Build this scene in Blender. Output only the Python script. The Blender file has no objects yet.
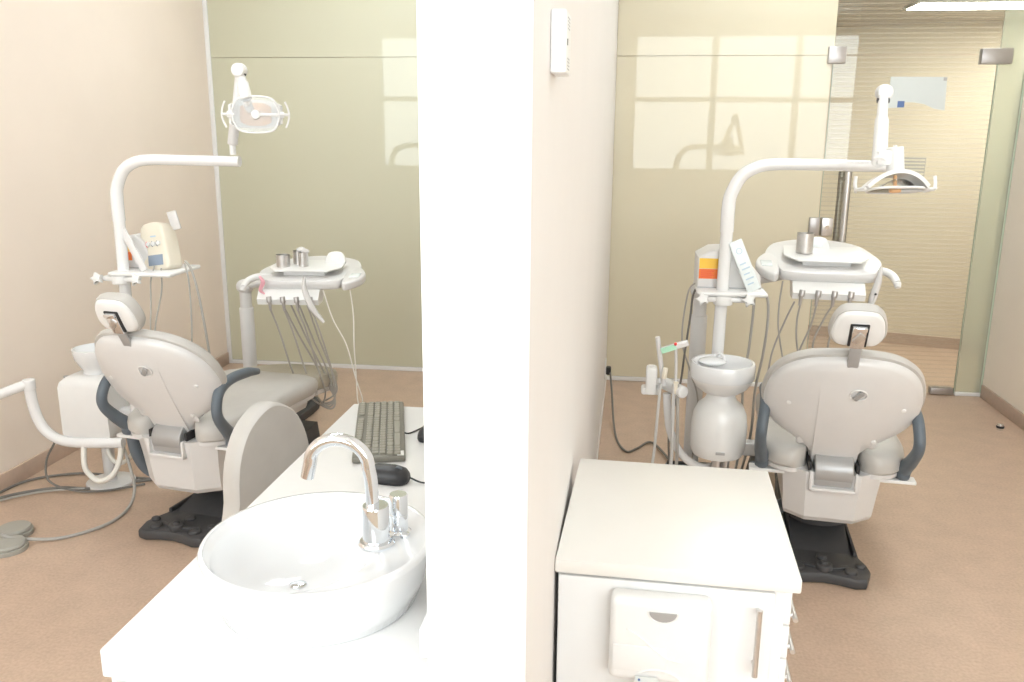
import bpy, bmesh, math, random
from mathutils import Vector as V, Matrix
random.seed(5)
C = bpy.context.scene.collection
PI = math.pi
R = math.radians

# ------------------------------------------------------------------ materials
def mat(name, col, rough=.5, metal=0, noise=0, nscale=20, bump=0, bscale=200, coat=0, spec=.5, ems=0):
    m = bpy.data.materials.new(name); m.use_nodes = True
    nt = m.node_tree; b = nt.nodes['Principled BSDF']
    c = (*col, 1)
    b.inputs['Base Color'].default_value = c
    b.inputs['Roughness'].default_value = rough
    b.inputs['Metallic'].default_value = metal
    b.inputs['Specular IOR Level'].default_value = spec
    if coat: b.inputs['Coat Weight'].default_value = coat; b.inputs['Coat Roughness'].default_value = .04
    if ems: b.inputs['Emission Color'].default_value = c; b.inputs['Emission Strength'].default_value = ems
    tc = nt.nodes.new('ShaderNodeTexCoord')
    n = nt.nodes.new('ShaderNodeTexNoise'); n.inputs['Scale'].default_value = nscale; n.inputs['Detail'].default_value = 4
    nt.links.new(tc.outputs['Object'], n.inputs['Vector'])
    r = nt.nodes.new('ShaderNodeValToRGB')
    k = noise
    r.color_ramp.elements[0].position = .3; r.color_ramp.elements[1].position = .7
    r.color_ramp.elements[0].color = (*[max(0, x*(1-k)) for x in col], 1)
    r.color_ramp.elements[1].color = (*[min(1, x*(1+k)) for x in col], 1)
    nt.links.new(n.outputs['Fac'], r.inputs['Fac']); nt.links.new(r.outputs['Color'], b.inputs['Base Color'])
    if bump:
        n2 = nt.nodes.new('ShaderNodeTexNoise'); n2.inputs['Scale'].default_value = bscale
        nt.links.new(tc.outputs['Object'], n2.inputs['Vector'])
        bp = nt.nodes.new('ShaderNodeBump'); bp.inputs['Strength'].default_value = bump; bp.inputs['Distance'].default_value = .002
        nt.links.new(n2.outputs['Fac'], bp.inputs['Height']); nt.links.new(bp.outputs['Normal'], b.inputs['Normal'])
    return m

def glass_mat(name, tint, body=0.0, bodycol=(1, 1, 1), stripes=None):
    """thin architectural glass: transparent + fresnel gloss, optionally a film of diffuse stripes"""
    m = bpy.data.materials.new(name); m.use_nodes = True; nt = m.node_tree; nt.nodes.clear()
    N = nt.nodes.new; L = nt.links.new
    out = N('ShaderNodeOutputMaterial'); tr = N('ShaderNodeBsdfTransparent'); tr.inputs['Color'].default_value = (*tint, 1)
    gl = N('ShaderNodeBsdfGlossy'); gl.inputs['Roughness'].default_value = .01
    fr = N('ShaderNodeFresnel'); fr.inputs['IOR'].default_value = 1.5
    mx = N('ShaderNodeMixShader'); L(fr.outputs[0], mx.inputs[0])
    base = tr
    if body or stripes:
        df = N('ShaderNodeBsdfDiffuse'); df.inputs['Color'].default_value = (*bodycol, 1)
        m2 = N('ShaderNodeMixShader'); L(tr.outputs[0], m2.inputs[1]); L(df.outputs[0], m2.inputs[2]); m2.inputs[0].default_value = body
        if stripes:
            tc = N('ShaderNodeTexCoord'); sp = N('ShaderNodeSeparateXYZ'); L(tc.outputs['Object'], sp.inputs[0])
            a = N('ShaderNodeMath'); a.operation = 'MULTIPLY'; a.inputs[1].default_value = 1/stripes[0]; L(sp.outputs['Z'], a.inputs[0])
            f = N('ShaderNodeMath'); f.operation = 'FRACT'; L(a.outputs[0], f.inputs[0])
            g = N('ShaderNodeMath'); g.operation = 'LESS_THAN'; g.inputs[1].default_value = stripes[1]; L(f.outputs[0], g.inputs[0])
            h = N('ShaderNodeMath'); h.operation = 'MULTIPLY_ADD'; h.inputs[1].default_value = stripes[2]; h.inputs[2].default_value = body; L(g.outputs[0], h.inputs[0])
            L(h.outputs[0], m2.inputs[0])
        base = m2
    L(base.outputs[0], mx.inputs[1]); L(gl.outputs[0], mx.inputs[2]); L(mx.outputs[0], out.inputs[0])
    return m

M = dict(
    wall=mat('wall_cream_paint', (.89, .78, .68), .7, noise=.015, nscale=3, bump=.08),
    wallr=mat('wall_warm_paint', (.86, .77, .66), .7, noise=.015, nscale=3, bump=.08),
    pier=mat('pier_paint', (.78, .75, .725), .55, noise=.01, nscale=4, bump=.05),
    pierfront=mat('pier_front_overexposed', (.95, .95, .95), .4),  # whiter than the pier side: overexposed window light put into the colour
    ceil=mat('ceiling_white', (.85, .84, .82), .8),
    base=mat('baseboard_tan', (.52, .39, .31), .5, noise=.05, nscale=30),
    white=mat('white_laminate', (.79, .785, .775), .3, noise=.01),
    top=mat('cream_worktop', (.79, .765, .72), .3, noise=.01, nscale=8),
    porc=mat('porcelain', (.79, .80, .81), .08, coat=.6),
    plas=mat('dental_plastic', (.70, .69, .68), .3, noise=.01, coat=.15),
    wplas=mat('white_plastic', (.80, .795, .78), .3, noise=.01, coat=.15),
    enam=mat('white_enamel_tube', (.82, .815, .81), .25, coat=.4),
    uph=mat('grey_upholstery', (.53, .51, .48), .45, noise=.03, nscale=15, bump=.15, bscale=300),
    uphd=mat('khaki_upholstery', (.47, .43, .35), .45, noise=.03, nscale=15, bump=.15, bscale=300),
    satin=mat('satin_grey', (.42, .42, .42), .35, metal=.35),
    arm=mat('slate_grey_plastic', (.115, .14, .165), .4, noise=.03),
    dark=mat('charcoal_casting', (.062, .062, .065), .5, noise=.06, nscale=30, bump=.2),
    black=mat('black_plastic', (.02, .02, .022), .4),
    kb=mat('dark_olive_keyboard', (.17, .16, .13), .45),
    kbk=mat('olive_grey_keys', (.25, .235, .19), .4),
    chrome=mat('chrome', (.80, .83, .86), .08, metal=1),
    steel=mat('brushed_steel', (.68, .67, .66), .32, metal=1, noise=.04, nscale=80),
    dsteel=mat('grey_fitting_metal', (.47, .45, .44), .35, metal=.8),
    hose=mat('grey_hose', (.40, .38, .35), .45),
    hosed=mat('dark_grey_hose', (.17, .16, .145), .5),
    hosep=mat('pale_grey_hose', (.60, .59, .57), .35),
    hosew=mat('white_hose', (.80, .78, .72), .4),
    cream=mat('cream_plastic', (.78, .72, .60), .35),
    orange=mat('orange_label', (.85, .20, .04), .4),
    yellow=mat('yellow_label', (.90, .55, .06), .4),
    screen=mat('blue_grey_screen', (.27, .33, .42), .2),
    amber=mat('amber_reflector', (.95, .56, .28), .3, noise=.08, nscale=60),
    pouch=mat('sterile_pouch', (.80, .85, .85), .25, noise=.05, nscale=50),
    bprint=mat('pale_blue_print', (.50, .62, .72), .4),
    pink=mat('pink_film', (.90, .45, .52), .4),
    green=mat('green_film', (.45, .78, .58), .3),
    red=mat('red_dot', (.8, .06, .06), .4),
    blue=mat('blue_square', (.10, .17, .38), .4),
    paper=mat('white_paper', (.66, .70, .69), .5),
    pedal=mat('grey_pedal', (.36, .35, .31), .45, noise=.03),
    edge=mat('green_glass_edge', (.52, .60, .49), .2, coat=.5),
    corr=None, floor=None,
)
def floor_mat():
    m = mat('terracotta_vinyl_floor', (.535, .39, .29), .42, noise=.06, nscale=9, bump=.05, bscale=60, coat=.12)
    nt = m.node_tree; b = nt.nodes['Principled BSDF']
    tc = nt.nodes.new('ShaderNodeTexCoord'); n = nt.nodes.new('ShaderNodeTexNoise'); n.inputs['Scale'].default_value = 90; n.inputs['Detail'].default_value = 3
    nt.links.new(tc.outputs['Object'], n.inputs['Vector'])
    mx = nt.nodes.new('ShaderNodeMixRGB'); mx.blend_type = 'OVERLAY'; mx.inputs[0].default_value = .25
    src = b.inputs['Base Color'].links[0].from_socket
    nt.links.new(src, mx.inputs[1]); nt.links.new(n.outputs['Fac'], mx.inputs[2]); nt.links.new(mx.outputs[0], b.inputs['Base Color'])
    b.inputs['Coat Roughness'].default_value = .25
    return m
M['floor'] = floor_mat()
def striped(name, c1, c2, period, duty, axis='Z', rough=.6):
    m = mat(name, c1, rough); nt = m.node_tree; b = nt.nodes['Principled BSDF']; N = nt.nodes.new; L = nt.links.new
    tc = N('ShaderNodeTexCoord'); sp = N('ShaderNodeSeparateXYZ'); L(tc.outputs['Object'], sp.inputs[0])
    a = N('ShaderNodeMath'); a.operation = 'MULTIPLY'; a.inputs[1].default_value = 1/period; L(sp.outputs[axis], a.inputs[0])
    f = N('ShaderNodeMath'); f.operation = 'FRACT'; L(a.outputs[0], f.inputs[0])
    g = N('ShaderNodeMath'); g.operation = 'LESS_THAN'; g.inputs[1].default_value = duty; L(f.outputs[0], g.inputs[0])
    mx = N('ShaderNodeMixRGB'); mx.inputs[1].default_value = (*c1, 1); mx.inputs[2].default_value = (*c2, 1); L(g.outputs[0], mx.inputs[0])
    L(mx.outputs[0], b.inputs['Base Color']); return m
M['corr'] = striped('corridor_ribbed_wall', (.80, .72, .58), (.78, .70, .56), .045, .3)
M['corrceil'] = striped('corridor_slatted_ceiling', (.62, .56, .46), (.36, .32, .26), .10, .45, 'Y')
M['glassL'] = mat('back_painted_olive_glass', (.585, .575, .435), .5, spec=.5, coat=.85)
M['glassR'] = mat('back_painted_sand_glass', (.69, .63, .47), .5, spec=.5, coat=.8)
for k in ('glassL', 'glassR'): M[k].node_tree.nodes['Principled BSDF'].inputs['Coat Roughness'].default_value = .01
M['doorglass'] = glass_mat('door_glass_with_striped_film', (.97, .98, .95), .03, (.85, .80, .68), (.028, .3, .07))
M['sideglass'] = glass_mat('greenish_edge_glass', (.88, .92, .85), .35, (.76, .78, .66))
M['clear'] = glass_mat('clear_plastic', (.93, .93, .92), .16, (.9, .9, .9))
M['film'] = glass_mat('clear_film', (.95, .95, .95), .72, (.93, .91, .90))
def emis(name, col, s):
    m = bpy.data.materials.new(name); m.use_nodes = True; nt = m.node_tree; nt.nodes.clear()
    e = nt.nodes.new('ShaderNodeEmission'); o = nt.nodes.new('ShaderNodeOutputMaterial'); e.inputs[0].default_value = (*col, 1); e.inputs[1].default_value = s
    nt.links.new(e.outputs[0], o.inputs[0]); return m
M['sky'] = emis('daylight_through_blind', (.92, .98, 1), 6.0)
M['lamp'] = emis('added_ceiling_glow', (.92, .98, 1), 14.0)  # glow of the unseen panels added overhead as room light
M['lampb'] = emis('added_ceiling_glow_bright', (.92, .98, 1), 20.0)  # stronger copy for the added rear panels, lifts the far end
M['lampf'] = emis('added_ceiling_glow_dim', (.92, .98, 1), 3.0)
M['lampc'] = emis('corridor_panel_light', (1, .98, .93), 24.0)

# ------------------------------------------------------------------ mesh helpers
def BM(): return bmesh.new()
def box(bm, lo, hi, bev=0, seg=2, mtx=None):
    lo, hi = V(lo), V(hi); c = (lo+hi)/2; s = hi-lo
    t = bmesh.new(); bmesh.ops.create_cube(t, size=1)
    for v in t.verts: v.co = V((v.co.x*s.x, v.co.y*s.y, v.co.z*s.z))
    if bev: bmesh.ops.bevel(t, geom=t.edges[:], offset=min(bev, min(s)*.49), segments=seg, profile=.5, affect='EDGES')
    bmesh.ops.translate(t, verts=t.verts, vec=c)
    return merge(bm, t, mtx)
def merge(bm, t, mtx=None):
    if mtx is not None: bmesh.ops.transform(t, matrix=mtx, verts=t.verts)
    me = bpy.data.meshes.new('tmp'); t.to_mesh(me); t.free(); bm.from_mesh(me); bpy.data.meshes.remove(me)
    return bm
def frame(a, b):
    z = (V(b)-V(a)).normalized(); h = V((0, 0, 1)) if abs(z.z) < .95 else V((0, 1, 0))
    x = h.cross(z).normalized(); y = z.cross(x)
    return Matrix((x, y, z)).transposed().to_4x4()
def cyl(bm, a, b, r1, r2=None, seg=24, bev=0):
    r2 = r1 if r2 is None else r2; a, b = V(a), V(b); h = (b-a).length
    t = bmesh.new(); bmesh.ops.create_cone(t, cap_ends=True, segments=seg, radius1=r1, radius2=r2, depth=h)
    if bev:
        es = [e for e in t.edges if abs(e.verts[0].co.z-e.verts[1].co.z) < 1e-6]
        bmesh.ops.bevel(t, geom=es, offset=bev, segments=3, profile=.5, affect='EDGES')
    return merge(bm, t, Matrix.Translation((a+b)/2) @ frame(a, b))
def ball(bm, c, r, sc=(1, 1, 1), rot=None, seg=24):
    t = bmesh.new(); bmesh.ops.create_uvsphere(t, u_segments=seg, v_segments=seg//2, radius=r)
    m = Matrix.Translation(V(c)) @ (rot or Matrix()) @ Matrix.Diagonal((*sc, 1))
    return merge(bm, t, m)
def lathe(bm, prof, c=(0, 0, 0), seg=40, mtx=None):
    t = bmesh.new(); rings = []
    for r, z in prof:
        rings.append([t.verts.new((r*math.cos(2*PI*i/seg), r*math.sin(2*PI*i/seg), z)) for i in range(seg)] if r > 1e-5 else [t.verts.new((0, 0, z))])
    for A, B in zip(rings, rings[1:]):
        for i in range(seg):
            j = (i+1) % seg
            if len(A) == 1 and len(B) > 1: t.faces.new((A[0], B[j], B[i]))
            elif len(B) == 1 and len(A) > 1: t.faces.new((A[i], A[j], B[0]))
            elif len(A) > 1: t.faces.new((A[i], A[j], B[j], B[i]))
    bmesh.ops.recalc_face_normals(t, faces=t.faces)
    m = Matrix.Translation(V(c)) @ (mtx or Matrix())
    return merge(bm, t, m)
def spline(pts, n=8):
    P = [V(p) for p in pts]; P = [2*P[0]-P[1]]+P+[2*P[-1]-P[-2]]; out = []
    for i in range(1, len(P)-2):
        for k in range(n):
            t = k/n; a, b, c, d = P[i-1:i+3]
            out.append(.5*((2*b)+(c-a)*t+(2*a-5*b+4*c-d)*t*t+(3*b-a-3*c+d)*t**3))
    out.append(P[-2]); return out
def tube(bm, pts, r, seg=10, smooth=8, sc=1.0):
    """sweep; r is a number or list per input point; sc flattens the section"""
    P = spline(pts, smooth) if smooth else [V(p) for p in pts]
    n = len(P)
    if isinstance(r, (int, float)): rr = [r]*n
    else:
        rr = []
        for i in range(n):
            u = i/(n-1)*(len(r)-1); k = min(int(u), len(r)-2); rr.append(r[k]+(r[k+1]-r[k])*(u-k))
    t = bmesh.new(); prev = None; rings = []
    for i in range(n):
        d = (P[min(i+1, n-1)]-P[max(i-1, 0)]).normalized()
        if prev is None:
            h = V((0, 0, 1)) if abs(d.z) < .9 else V((1, 0, 0)); x = h.cross(d).normalized()
        else: x = (prev-d*prev.dot(d)).normalized()
        prev = x; y = d.cross(x)
        rings.append([t.verts.new(P[i]+rr[i]*(x*math.cos(2*PI*k/seg)+sc*y*math.sin(2*PI*k/seg))) for k in range(seg)])
    for A, B in zip(rings, rings[1:]):
        for k in range(seg): j = (k+1) % seg; t.faces.new((A[k], A[j], B[j], B[k]))
    t.faces.new(rings[0][::-1]); t.faces.new(rings[-1])
    return merge(bm, t)
def prism(bm, poly, h0, h1, bev=0, seg=2, mtx=None):
    """extrude an XY polygon from z=h0 to z=h1"""
    t = bmesh.new(); vs = [t.verts.new((x, y, h0)) for x, y in poly]; f = t.faces.new(vs)
    bmesh.ops.recalc_face_normals(t, faces=[f])
    g = bmesh.ops.extrude_face_region(t, geom=[f]); bmesh.ops.translate(t, verts=[v for v in g['geom'] if isinstance(v, bmesh.types.BMVert)], vec=(0, 0, h1-h0))
    bmesh.ops.recalc_face_normals(t, faces=t.faces)
    if bev:
        es = [e for e in t.edges if abs(e.verts[0].co.z-e.verts[1].co.z) < 1e-6]
        bmesh.ops.bevel(t, geom=es, offset=bev, segments=seg, profile=.5, affect='EDGES')
    return merge(bm, t, mtx)
def smoothpoly(pts, n=6):
    P = [V((*p, 0)) for p in pts]; k = len(P); out = []
    for i in range(k):
        a, b, c, d = P[i-1], P[i], P[(i+1) % k], P[(i+2) % k]
        for j in range(n):
            t = j/n; q = .5*((2*b)+(c-a)*t+(2*a-5*b+4*c-d)*t*t+(3*b-a-3*c+d)*t**3); out.append((q.x, q.y))
    return out
def mirror(pts):  # right half outline from bottom to top -> full polygon
    return pts+[(-x, y) for x, y in reversed(pts) if abs(x) > 1e-5]
def loft(bm, sections):
    """sections: lists of points of equal length, capped"""
    t = bmesh.new(); rs = [[t.verts.new(p) for p in s] for s in sections]
    n = len(rs[0])
    for A, B in zip(rs, rs[1:]):
        for k in range(n): j = (k+1) % n; t.faces.new((A[k], A[j], B[j], B[k]))
    t.faces.new(rs[0][::-1]); t.faces.new(rs[-1]); bmesh.ops.recalc_face_normals(t, faces=t.faces)
    return merge(bm, t)
def obj(name, bm, m, parent=None, sharp=40, mods=None, label=None):
    me = bpy.data.meshes.new(name); bmesh.ops.recalc_face_normals(bm, faces=bm.faces)
    bm.to_mesh(me); bm.free()
    for p in me.polygons: p.use_smooth = True
    me.set_sharp_from_angle(angle=R(sharp))
    me.materials.append(M[m] if isinstance(m, str) else m)
    o = bpy.data.objects.new(name, me); C.objects.link(o)
    if parent: o.parent = parent
    if mods: mods(o)
    if label: o['label'] = label
    return o
def tag(o, label, cat, group=None):
    o['label'] = label; o['category'] = cat
    if group: o['group'] = group
    return o
def thing(name, label, cat, loc=(0, 0, 0), rz=0, group=None):
    o = bpy.data.objects.new(name, None); C.objects.link(o); o.empty_display_size = .1
    o.location = loc; o.rotation_euler = (0, 0, rz); return tag(o, label, cat, group)
def struct(name, bm, m, parent=None, sharp=40):
    o = obj(name, bm, m, parent, sharp)
    if not parent: o['kind'] = 'structure'
    return o
def subsurf(o, n=2):
    s = o.modifiers.new('s', 'SUBSURF'); s.levels = n; s.render_levels = n
def pmat(o, x, n):  # plane matrix: local x axis, local z = normal n, origin o
    x = V(x).normalized(); n = V(n).normalized(); y = n.cross(x)
    return Matrix.Translation(V(o)) @ Matrix((x, y, n)).transposed().to_4x4()

# ------------------------------------------------------------------ the room
D, XL, XR, T, CH = 5.73, -2.862, 2.30, 2.118, 3.2
PX0, PX1, PY = -.2726, -.1278, 1.1085
YB = -1.25
def B(*a, **k): return box(BM(), *a, **k)
struct('floor', B((-4.8, YB-.1, -.1), (5.2, 9.6, 0)), 'floor')
struct('ceiling', B((-4.8, YB-.1, CH), (5.2, D+.03, CH+.1)), 'ceil')
b = box(BM(), (XL-.1, 1.6, 0), (XL, 9.6, CH)); box(b, (-4.7, 1.5, 0), (XL, 1.6, CH)); box(b, (-4.8, YB-.1, 0), (-4.7, 1.6, CH)); struct('wall_left', b, 'wall')
b = box(BM(), (XR, 1.6, 0), (XR+.1, D+.12, CH)); box(b, (XR, 1.5, 0), (4.1, 1.6, CH)); box(b, (4.1, YB-.1, 0), (4.2, 1.6, CH)); struct('wall_right', b, 'wallr')
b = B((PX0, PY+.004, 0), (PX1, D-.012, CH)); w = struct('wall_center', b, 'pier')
b = B((PX0, PY-.004, 0), (PX1, PY+.004, CH)); struct('trim_1', b, 'pierfront')  # thin skin over the pier front, whitened to carry the window glare
struct('baseboard_left', B((XL, 1.6, 0), (XL+.014, D-.02, .085), bev=.003), 'base')
struct('baseboard_right', B((XR-.014, 1.6, 0), (XR, D-.02, .085), bev=.003), 'base')
struct('baseboard_center', B((PX1, PY+.9, 0), (PX1+.006, D-.02, .05), bev=.002), 'pier')
# wall behind the camera with window openings
wins = [(-3.95, -.75), (-.05, 3.3)]; WZ0, WZ1 = 1.10, 3.0
b = BM()
box(b, (-4.7, YB-.1, 0), (4.1, YB, WZ0)); box(b, (-4.7, YB-.1, WZ1), (4.1, YB, CH))
box(b, (-4.7, YB-.1, WZ0), (-3.95, YB, WZ1)); box(b, (-.75, YB-.1, WZ0), (-.05, YB, WZ1)); box(b, (3.3, YB-.1, WZ0), (4.1, YB, WZ1))
struct('wall_front', b, 'wallr')
for i, (x0, x1) in enumerate(wins):
    b = BM(); t = .045
    for k in range(4):
        x = x0+(x1-x0)*k/3; box(b, (x-t if k else x, YB-.07, WZ0), (x+t if k < 3 else x, YB-.02, WZ1))
    for z in (WZ0+.02, WZ0+(WZ1-WZ0)*.53, WZ1-.02): box(b, (x0, YB-.07, z-.035), (x1, YB-.02, z+.035))
    wf = struct('window_%d' % (i+1), b, 'white')
    obj('pane', B((x0, YB-.09, WZ0), (x1, YB-.085, WZ1)), 'sky', wf)
# unseen ceiling panels, added to light the closed room more evenly
for i, (x, y) in enumerate([(-1.7, .6), (-1.55, 2.7), (-1.55, 4.6), (1.1, .6), (1.1, 2.7), (1.1, 4.6)]):
    f = struct('trim_%d' % (i+10), B((x-.33, y-.33, CH-.02), (x+.33, y+.33, CH-.001), bev=.004), 'white')
    obj('diffuser', B((x-.29, y-.29, CH-.026), (x+.29, y+.29, CH-.0201)), 'lampb' if y > 4 else 'lamp' if y > 1 else 'lampf', f)

# glass partition (left room)
g = struct('wall_partition_left', B((XL+.03, D, .03), (PX0+.01, D+.012, T-.0015)), 'glassL')
obj('transom_glass', B((XL+.03, D, T+.0015), (PX0+.01, D+.012, CH)), 'glassL', g)
b = BM(); box(b, (XL, D-.012, 0), (XL+.03, D+.02, CH), bev=.003); box(b, (XL+.03, D-.012, 0), (PX0, D+.02, .028), bev=.003)
struct('trim_2', b, 'enam')
# patch fittings beside the pier in the left room
t = struct('trim_3', B((-1.5+1.167, D-.02, T-.06), (PX0+.0, D+.03, T+.03), bev=.006), 'dsteel')
t = struct('trim_4', B((-1.5+1.167, D-.03, 1.03), (PX0+.0, D-.001, 1.12), bev=.012), 'dsteel')
# glass partition (right room)
GX = 1.185
g = struct('wall_partition_right', B((PX1, D, .03), (GX-.006, D+.012, T-.0015)), 'glassR')
obj('transom_glass', B((PX1, D, T+.0015), (GX, D+.012, CH)), 'glassR', g)
struct('trim_5', B((PX1, D-.012, 0), (GX, D+.02, .028), bev=.003), 'enam')
d = struct('door_1', B((GX+.004, D, .012), (2.13, D+.010, T-.004)), 'doorglass')
obj('glass_edge', B((GX+.001, D-.001, .012), (GX+.004, D+.011, T-.004)), 'edge', d)
obj('glass_edge', B((2.13, D-.001, .012), (2.134, D+.011, T-.004)), 'edge', d)
b = BM(); tube(b, [(1.325, D-.06, .72), (1.325, D-.06, 1.46)], .022, seg=16, smooth=0)
for z in (.86, 1.38): cyl(b, (1.315, D-.06, z), (1.315, D, z), .009)
obj('handle', b, 'steel', d)
b = BM(); tube(b, [(1.315, D+.07, .72), (1.315, D+.07, 1.46)], .019, seg=16, smooth=0)
for z in (.86, 1.38): cyl(b, (1.315, D+.07, z), (1.315, D+.01, z), .009)
obj('handle', b, 'steel', d)
b = BM(); box(b, (1.125, D-.03, 1.02), (1.188, D+.03, 1.135), bev=.004); l1 = obj('lock_plate', b, 'dsteel', d)
b = BM(); box(b, (1.200, D-.03, 1.02), (1.268, D+.03, 1.135), bev=.004); l1 = obj('lock_plate', b, 'steel', d)
obj('keyhole', cyl(BM(), (1.234, D-.034, 1.075), (1.234, D-.029, 1.075), .014), 'chrome', l1)
for (x0, x1, z0, z1, n) in [(2.03, 2.205, T-.055, T+.035, 'hinge'), (1.15, 1.255, T-.05, T+.05, 'patch_fitting'), (1.98, 2.12, .005, .05, 'hinge')]:
    h = obj(n, B((x0, D-.022, z0), (x1, D+.032, z1), bev=.004), 'dsteel', d)
# transom over the door, side light strip
struct('window_3', B((GX+.003, D, T+.004), (2.134, D+.010, CH)), 'doorglass')
s = struct('window_4', B((2.138, D, .012), (XR-.012, D+.012, CH)), 'sideglass')
struct('trim_6', B((2.134, D-.012, 0), (XR-.002, D+.02, .024), bev=.003), 'enam')
struct('trim_7', B((XR-.012, D-.004, .02), (XR-.002, D+.016, CH)), 'edge')
# corridor beyond the glass
A0, A1 = V((.2, 7.75, 0)), V((2.9, 6.95, 0)); dr = (A1-A0).normalized(); nn = V((-dr.y, dr.x, 0))
b = BM(); t = BM(); box(t, (0, 0, 0), ((A1-A0).length+1.5, .1, 2.75))
merge(b, t, pmat(A0, dr, (0, 0, 1)))
struct('wall_back', b, 'corr')
b = BM(); box(b, (XL, 8.6, 0), (5.2, 8.7, 2.8)); struct('wall_corridor', b, 'corr')
b = BM(); t = BM(); box(t, (0, -.012, 0), ((A1-A0).length+1.5, 0, .09)); merge(b, t, pmat(A0, dr, (0, 0, 1)))
struct('baseboard_back', b, 'base')
struct('trim_8', B((XL, D+.03, 2.46), (4.6, 8.6, 2.52)), 'corrceil')
struct('wall_end', B((4.6, D+.02, 0), (4.7, 8.6, 2.8)), 'wallr')
f = struct('trim_9', B((1.70, 5.93, 2.440), (2.65, 6.25, 2.459), bev=.004), 'white')
obj('diffuser', B((1.72, 5.95, 2.434), (2.63, 6.23, 2.4395)), 'lampc', f)
f = struct('trim_20', B((2.9, 6.2, 2.440), (3.5, 6.8, 2.459), bev=.004), 'white')
obj('diffuser', B((2.93, 6.23, 2.434), (3.47, 6.77, 2.4395)), 'lampc', f)

# ------------------------------------------------------------------ extra helpers
def dome(bm, outline, layers, mtx=None, bend=None, inner=True):
    """closed plate: outline scaled about its centre through (scale, z) layers; bend(x, y) -> dz"""
    cx = sum(p[0] for p in outline)/len(outline); cy = sum(p[1] for p in outline)/len(outline)
    t = bmesh.new(); rs = []
    L = list(layers)
    for s, z in L:
        ring = []
        for x, y in outline:
            X, Y = cx+(x-cx)*s, cy+(y-cy)*s
            ring.append(t.verts.new((X, Y, z+(bend(X, Y) if bend else 0))))
        rs.append(ring)
    n = len(outline)
    for A, B_ in zip(rs, rs[1:]):
        for k in range(n): j = (k+1) % n; t.faces.new((A[k], A[j], B_[j], B_[k]))
    for ring, z in ((rs[0], L[0][1]), (rs[-1], L[-1][1])):
        c = t.verts.new((cx, cy, z+(bend(cx, cy) if bend else 0)))
        for k in range(n): t.faces.new((ring[k], ring[(k+1) % n], c))
    bmesh.ops.recalc_face_normals(t, faces=t.faces)
    return merge(bm, t, mtx)
class W:
    """a thing whose parts are written in room coordinates around its base"""
    def __init__(s, name, label, cat, loc, group=None, dx=0, dy=0, dz=0):
        s.e = thing(name, label, cat, loc, 0, group); s.loc = V(loc); s.off = V((dx, dy, dz))
    def part(s, name, bm, m, parent=None, sharp=40, label=None):
        bmesh.ops.translate(bm, verts=bm.verts, vec=s.off-s.loc)
        return obj(name, bm, m, parent or s.e, sharp, label=label)
def solo(name, bm, m, label, cat, group=None, sharp=40):
    """single-mesh thing: origin moved to the middle of its underside"""
    xs = [v.co for v in bm.verts]; lo = [min(c[i] for c in xs) for i in range(3)]; hi = [max(c[i] for c in xs) for i in range(3)]
    o0 = V(((lo[0]+hi[0])/2, (lo[1]+hi[1])/2, lo[2])); bmesh.ops.translate(bm, verts=bm.verts, vec=-o0)
    o = obj(name, bm, m, None, sharp); o.location = o0; return tag(o, label, cat, group)

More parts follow.
